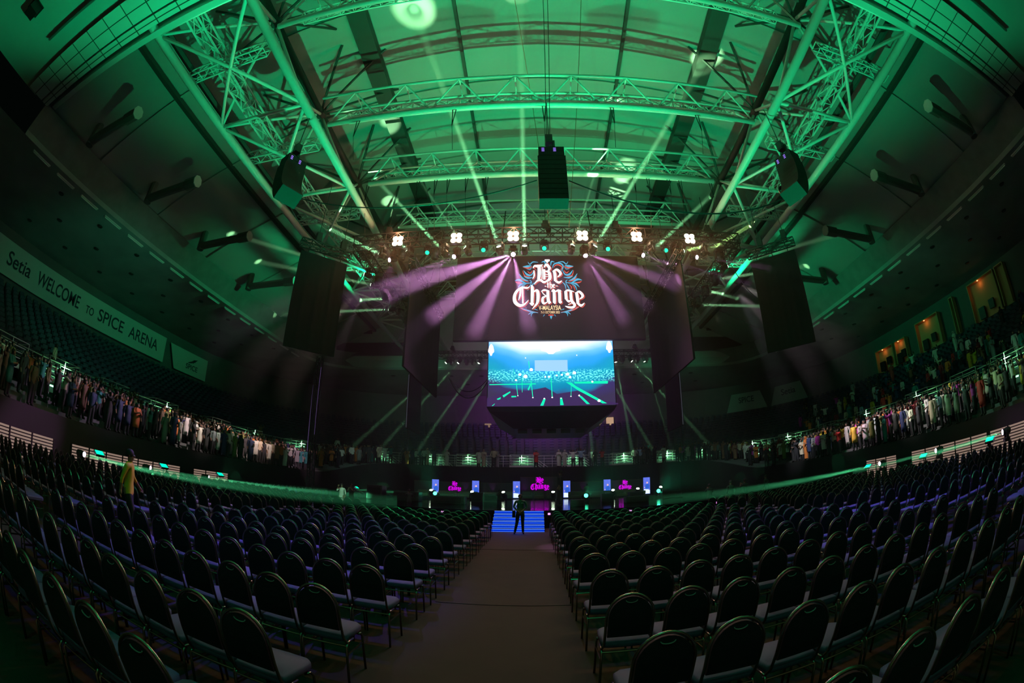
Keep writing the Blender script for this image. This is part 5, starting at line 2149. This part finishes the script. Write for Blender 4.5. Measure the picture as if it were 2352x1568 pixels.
# entrance portals under the gangway with raised rails, some flooded green by added lamps
M_port = mat('portal render', (.5, .5, .48), .8, noise=.1, scale=1)
PORT = [(-72, 0), (-64, 1), (-56.5, 0), (-49.5, 1), (-42, 0), (-37.5, 1), (-30.5, 1), (-26, 0), (-19.8, 1), (-13, 1), (-8.0, 1), (-1.6, 1), (4.6, 1), (10.8, 1), (16.6, 1), (21.4, 1), (28.5, 1), (33.5, 1), (39, 0), (45, 1), (52, 1), (59, 0), (65, 1), (71, 0)]
for k, (azd, lit) in enumerate(PORT):
    x, y, a = ring_at(azd, ROUT)
    t = thing('entrance_portal', (x, y, 2.5), 'pale walled stand entrance with raised rails%s, %s from the left end' % (' flooded with green light' if lit else '', ORD[k]), 'entrance', 'stand entrances below the gangway', rz=a)
    # local x runs along the ring clockwise (left end to right end), -y points to the hall
    q = MB()
    q.box((0, -.75, 1.2), (2.3, 1.5, .22))
    q.box((-1.05, -.75, .4), (.2, 1.5, 1.5))
    q.box((1.05, -.75, .4), (.2, 1.5, 1.5))
    q.build_each('wall', M_port, t)
    q = MB()
    for sx in (-1.1, 0, 1.1):
        q.tube((sx, -1.45, 1.3), (sx, -1.45, 2.35), .022, 5)
    for z in (2.35, 2.05, 1.8, 1.55):
        q.tube((-1.1, -1.45, z), (1.1, -1.45, z), .02, 5)
        q.tube((-1.1, -1.45, z), (-1.1, .1, z), .018, 5)
        q.tube((1.1, -1.45, z), (1.1, .1, z), .018, 5)
    q.build_each('rail', M_rail, t)
    q = MB()
    for z in (2.1, 1.85, 1.6, 1.35):
        q.tube((1.3, -.1, z), (2.9, -1.5, z - 1.25), .02, 5)
    for s in (0, .5, 1):
        q.tube((1.3 + 1.6 * s, -.1 - 1.4 * s, 1.1 - 1.25 * s), (1.3 + 1.6 * s, -.1 - 1.4 * s, 2.1 - 1.25 * s), .02, 5)
    q.build_each('stair_rail', M_rail, t)
    if lit:
        q = MB()
        q.box((0, -.3, 1.04), (.5, .1, .06))
        q.build('lamp', glow('added green portal lamp', (.3, 1, .5), 5), t)  # made-up fixture for the green glow at the entrance
        ca, sa = math.cos(a), math.sin(a)
        px, py = x + 1.9 * sa, y - 1.9 * ca
        spot('added_portal_lamp', (px, py, 4.75), (x + .3 * ca, y + .3 * sa, 3.7), (520 if abs(azd) < 24 else 520), (.28, 1, .42), 72, .8, .1)  # added spot, stands in for green light landing on the entrance

# banners on the upper wall
def wall_x(y, side):
    for i in range(NR - 1):
        a, b = RTOP[i], RTOP[i + 1]
        if (side < 0) == (a[0] < X0) and min(a[1], b[1]) <= y <= max(a[1], b[1]) and a[1] != b[1]:
            f = (y - a[1]) / (b[1] - a[1])
            return a[0] + (b[0] - a[0]) * f
    return X0 + side * 34.3


M_ban = mat('pale banner cloth', (.42, .52, .48), .85, noise=.08, scale=.6)
M_ink = mat('dark banner ink', (.015, .03, .05), .8)
xb = -33.35
t = thing('welcome_banner', (xb, 17.5, 10.9), 'long pale banner on the left upper wall reading WELCOME TO SPICE ARENA', 'banner')
q = MB()
q.add([(0, -10.6, 1.15), (0, -9.4, -1.15), (0, 11.3, -1.15), (0, 11.3, 1.15)], [(0, 1, 2, 3)])
q.add([(-.04, -10.6, 1.15), (-.04, -9.4, -1.15), (-.04, 11.3, -1.15), (-.04, 11.3, 1.15)], [(3, 2, 1, 0)])
q.build('cloth', M_ban, t)
WR = (R(90), 0, R(90))
for body, y, w_, h_, z in (('Setia', -7.2, 2.6, .95, .02), ('WELCOME', -2.6, 4.9, .95, .0), ('TO', 1.15, .95, .6, -.1), ('SPICE', 3.8, 3.2, .95, 0), ('ARENA', 8.2, 4.0, .95, 0)):
    o = text('lettering', body, t, (.03, y, z), w_, h_, M_ink, WR)
t = thing('logo_banner', (xb - .1, 32.6, 10.8), 'shorter pale banner beyond the long one on the left wall with a small SPICE logo', 'banner')
q = MB()
q.add([(0, -3.0, 1.1), (0, -2.0, -1.1), (0, 3.2, -1.1), (0, 3.2, 1.1)], [(0, 1, 2, 3)])
q.build('cloth', M_ban, t)
text('lettering', 'SPICE', t, (.03, .7, -.35), 1.9, .5, M_ink, WR)
q = MB()
for a_, b_, c_ in ((0, .1, .35), (.35, .25, .5), (.7, .4, .62)):
    q.path([(.04, .1 + a_, .0 + b_ * .4), (.04, .7 + a_ * .3, .2 + b_ * .6), (.04, 1.2 + a_ * .4, .25 + b_)], [.05, .09, .02], 6)
q.build('emblem', M_ink, t)
for k, (azd, w_, body) in enumerate(((27.5, 5.4, 'SPICE'), (33.2, 5.2, 'Setia'))):
    x, y, a = ring_at(azd, RTOP)
    t = thing('far_banner', (x + .35 * math.sin(a), y - .35 * math.cos(a), 10.6), 'dim banner on the curved wall at the far right corner, %s one' % ('left' if k == 0 else 'right'), 'banner', rz=a)
    q = MB()
    q.add([(-w_ / 2, 0, -1.1), (w_ / 2, 0, -1.1), (w_ / 2 - .8, 0, 1.1), (-w_ / 2 + .8, 0, 1.1)], [(0, 1, 2, 3)])
    q.build('cloth', M_ban, t)
    text('lettering', body, t, (0, -.03, .2), 2.0, .7, M_ink)

# orange lit rooms behind the right upper seats
M_or = mat('warm room paint', (.55, .30, .14), .85)
XR = X0 + 34.3
for k, (y0, y1, z1) in enumerate(((14.6, 15.6, 12.3), (15.9, 19.2, 12.3), (21.3, 21.7, 12.3), (23.6, 26.8, 11.9), (28.6, 30.2, 11.4), (30.6, 33.4, 11.4))):
    t = thing('lit_room', (XR - .2, (y0 + y1) / 2, 9.3), 'orange lit room opening high on the right wall, %s from the camera' % ORD[k], 'room')
    L = y1 - y0
    q = MB()
    q.box((-.01, 0, (z1 - 9.3) / 2), (.04, L, z1 - 9.3))
    q.build('back_wall', M_or, t)
    q = MB()
    q.box((-.3, -L / 2, (z1 - 9.3) / 2), (.6, .08, z1 - 9.3))
    q.box((-.3, L / 2, (z1 - 9.3) / 2), (.6, .08, z1 - 9.3))
    q.box((-.3, 0, z1 - 9.3), (.6, L, .08))
    q.build_each('frame', M_or, t)
    if L > 1.2:
        q = MB()
        q.box((-.45, -L * .18, .75), (.3, .6, .7))
        q.box((-.45, L * .2, .45), (.3, .7, .9))
        q.build_each('screen_stand', M_dark, t)
        q = MB()
        q.lathe([(.05, 0), (.06, .04)], 8, Matrix.Translation((-.45, .3, z1 - 9.3 - .1)))
        q.build('downlight', glow('warm downlight', (1, .45, .15), 5), t)
        bulb('room_lamp', (XR - .5, (y0 + y1) / 2 + .3, z1 - .3), 2.2, (1, .32, .08), .06)
# small lit windows on the far wall
for k, (x, z, w_, h_, b) in enumerate(((9.2, 9.55, .9, .95, .55), (7.6, 9.5, 1.1, .8, .16), (-5.6, 9.2, .8, .45, .25), (17.3, 9.8, 1.3, .8, .07), (20.8, 9.9, .9, .8, .07), (3.6, 9.0, 2.0, .3, .0))):
    if b == 0:
        continue
    q = MB()
    q.box((0, 0, 0), (w_, .08, h_))
    o = q.build('window_%d' % (60 + k), glow('far window light %d' % k, (1, .62, .38), b), loc=(x, 54.2, z))
    o['kind'] = 'structure'

# seats of the upper tier: nobody could count them
q = MB()
for k in range(NUP):
    for i in range(NR - 1):
        a, b = up_pt(i, k), up_pt(i + 1, k)
        if max(a[1], b[1]) < 1:
            continue
        L = math.hypot(b[0] - a[0], b[1] - a[1])
        n = max(1, int(L / .62))
        an = math.atan2(b[1] - a[1], b[0] - a[0])
        ca, sa = math.cos(an), math.sin(an)
        for j in range(n):
            f = (j + .5) / n
            x, y, z = a[0] + (b[0] - a[0]) * f, a[1] + (b[1] - a[1]) * f, a[2]
            x, y = x - sa * .18, y + ca * .18
            vs = []
            for (dx, dy, dz) in ((-.22, .25, .02), (.22, .25, .02), (.22, .32, .72), (-.22, .32, .72), (-.22, -.15, .42), (.22, -.15, .42), (.22, .26, .42), (-.22, .26, .42)):
                vs.append((x + dx * ca - dy * sa, y + dx * sa + dy * ca, z + dz))
            q.add(vs, [(0, 1, 2, 3), (4, 5, 6, 7)])
o = q.build('stadium_seats', mat('blue stadium seat', (.022, .035, .07), .6, noise=.2, scale=2))
tag(o, 'rows of empty dull blue stadium seats in the upper tier', 'seat', None, 'stuff')

# dark vents dotted over the soffit
vk = 0
for side in (-1, 1):
    for r_ in range(3):
        for k in range(9):
            x = (OX0 - 2.6 - 2.5 * r_) if side < 0 else (OX1 + 2.6 + 2.5 * r_)
            y = 9 + 4.1 * k + 1.7 * (r_ % 2)
            if y > 38 - 2 * r_:
                continue
            z = 14.15 - 1.45 * (2.6 + 2.5 * r_ - .9) / 10.6 - .04
            q = MB()
            q.lathe([(.24, 0), (.20, -.05)], 8)
            o = q.build('ceiling_vent', M_dark, loc=(x, y, z))
            tag(o, 'small round vent in the %s soffit, %s row, %s from the camera' % ('left' if side < 0 else 'right', ORD[r_], ORD[k]), 'vent', 'vents in the soffit')
for r_ in range(2):
    for k in range(11):
        q = MB()
        q.lathe([(.28, 0), (.22, -.05)], 8)
        o = q.build('ceiling_vent', M_dark, loc=(-16 + 3.4 * k + 1.5 * r_, 48.2 + 2.6 * r_, 14.15 - .137 * (1.7 + 2.6 * r_) - .04))
        tag(o, 'small dark round vent in the far soffit, %s row, %s from the left' % (ORD[r_], ORD[k]), 'vent', 'vents in the soffit')

# lights on the crowd, the banners, the soffit and the chairs
CROWDL = [((-11.1, 22, 12.9), (-19.5, 12.0, 3.2), 7000, (1, .62, .95), 20), ((-11.1, 23, 12.9), (-19.5, 19.0, 3.2), 9000, (1, .78, .72), 24), ((-11.1, 24, 12.9), (-20, 26, 3.3), 15000, (1, .70, .62), 24), ((-11.1, 25, 12.9), (-18.5, 32, 3.2), 7000, (1, .6, .75), 20),
          ((-10, 21, 12.9), (-21, 6.5, 3.4), 1800, (.4, 1, .6), 18), ((12.9, 22, 12.9), (20.5, 11, 3.2), 5000, (.4, 1, .6), 18), ((12.9, 23, 12.9), (20.6, 16, 3.2), 12000, (1, .9, .85), 22), ((12.9, 24, 12.9), (20.5, 21.5, 3.2), 12000, (1, .75, .85), 24), ((12.9, 24, 12.9), (19.8, 28, 3.2), 8000, (.85, .85, .9), 22),
          ((9.4, 25, 13.9), (17, 36, 3.2), 2000, (.6, .95, .8), 26), ((-8, 26, 13.9), (-15, 38, 3.2), 1500, (.6, .95, .85), 26), ((9.5, 21, 13.9), (23, 14, 5.0), 1500, (.1, 1, .4), 20),
          ((-15, 15, 9), (-33, 17, 11), 700, (.05, 1, .5), 80), ((17, 16, 9), (33, 24, 12), 260, (.1, 1, .5), 80), ((1, 40, 12.5), (1, 52, 13.2), 3500, (.7, .05, 1), 100), ((9, 38, 12), (17, 50, 13.5), 700, (0, 1, .4), 50), ((-8, 38, 12), (-14, 50, 13.5), 450, (.1, 1, .5), 50),
          ((1, 41, 10), (1, 47, 5), 500, (.6, .3, .7), 120)]
for (lo, ta, po, co, an) in CROWDL:
    spot('stand_lamp', lo, ta, po, co, an, .9, .12)
CHL = [((-5.9, 15.9, 13.3), (-5.2, 7.5, .5), 11000, (.17, .07, 1), 32), ((7.0, 15.9, 13.3), (7.4, 7.5, .5), 10000, (.13, .08, 1), 32), ((.6, 15.9, 13.3), (.2, 6, .5), 800, (.42, .36, 1), 44),
       ((-9.6, 15.9, 13.3), (-12, 11, .5), 1600, (.10, .6, .5), 40), ((11.2, 15.9, 13.3), (13.5, 11, .5), 1700, (.12, .5, .6), 40), ((15.5, 16, 5), (14.5, 7, .6), 900, (.1, .08, 1), 60)]
for (lo, ta, po, co, an) in CHL:
    spot('seat_lamp', lo, ta, po, co, an, .9, .1)
for (lo, ta, an, po) in (((-1.72, 19.6, 13.6), (-5.3, 10.6, 22.1), 10, 42000), ((-.42, 19.6, 13.6), (-.3, 9.8, 22.6), 9, 36000), ((3.1, 19.6, 13.6), (9.2, 13.2, 21.4), 8, 42000), ((2.0, 19.6, 13.6), (4.9, 18.0, 22.2), 9, 20000),
                         ((4, 38, 14.9), (6.4, 24.4, 22), 6, 60000), ((3, 38.5, 14.9), (6.3, 26.6, 22), 6, 60000), ((-11.6, 22, 14.6), (-8.9, 14.4, 18.0), 5, 22000), ((-11.6, 24, 14.6), (-9.6, 20.4, 18.5), 9, 16000), ((-8, 24, 14.9), (-10.2, 25.5, 21), 12, 6000)):
    spot('roof_patch_lamp', lo, ta, po, (.42, 1, .45), an, .75, .05)

# thin haze filling the hall between the seats and the roof
if 1:
    q = MB()
    q.box((X0, 29.5, 7.0), (33.5, 26.5, 12.0))
    o = q.build('stage_haze', haze_mat(.0055))
    HAZE[.0055].node_tree.nodes['Volume Scatter'].inputs['Anisotropy'].default_value = .5
    tag(o, 'thin stage haze hanging in the air above the seats and stage', 'haze', kind='stuff')

# every narrow shaft of haze is lit by the lamp that makes it: light sampling stays clean that way
cones = [a for a, b in SHAFTS]
own = {b.name: a for a, b in SHAFTS}
gen = bpy.data.collections.new('shafts')
for a in cones:
    gen.objects.link(a)
for co in gen.collection_objects:
    co.light_linking.link_state = 'EXCLUDE'
for l in [o for o in bpy.data.objects if o.type == 'LIGHT']:
    if l.name in own:
        cc = bpy.data.collections.new('other_shafts')
        for a in cones:
            if a is not own[l.name]:
                cc.objects.link(a)
        for co in cc.collection_objects:
            co.light_linking.link_state = 'EXCLUDE'
        l.light_linking.receiver_collection = cc
    else:
        l.light_linking.receiver_collection = gen
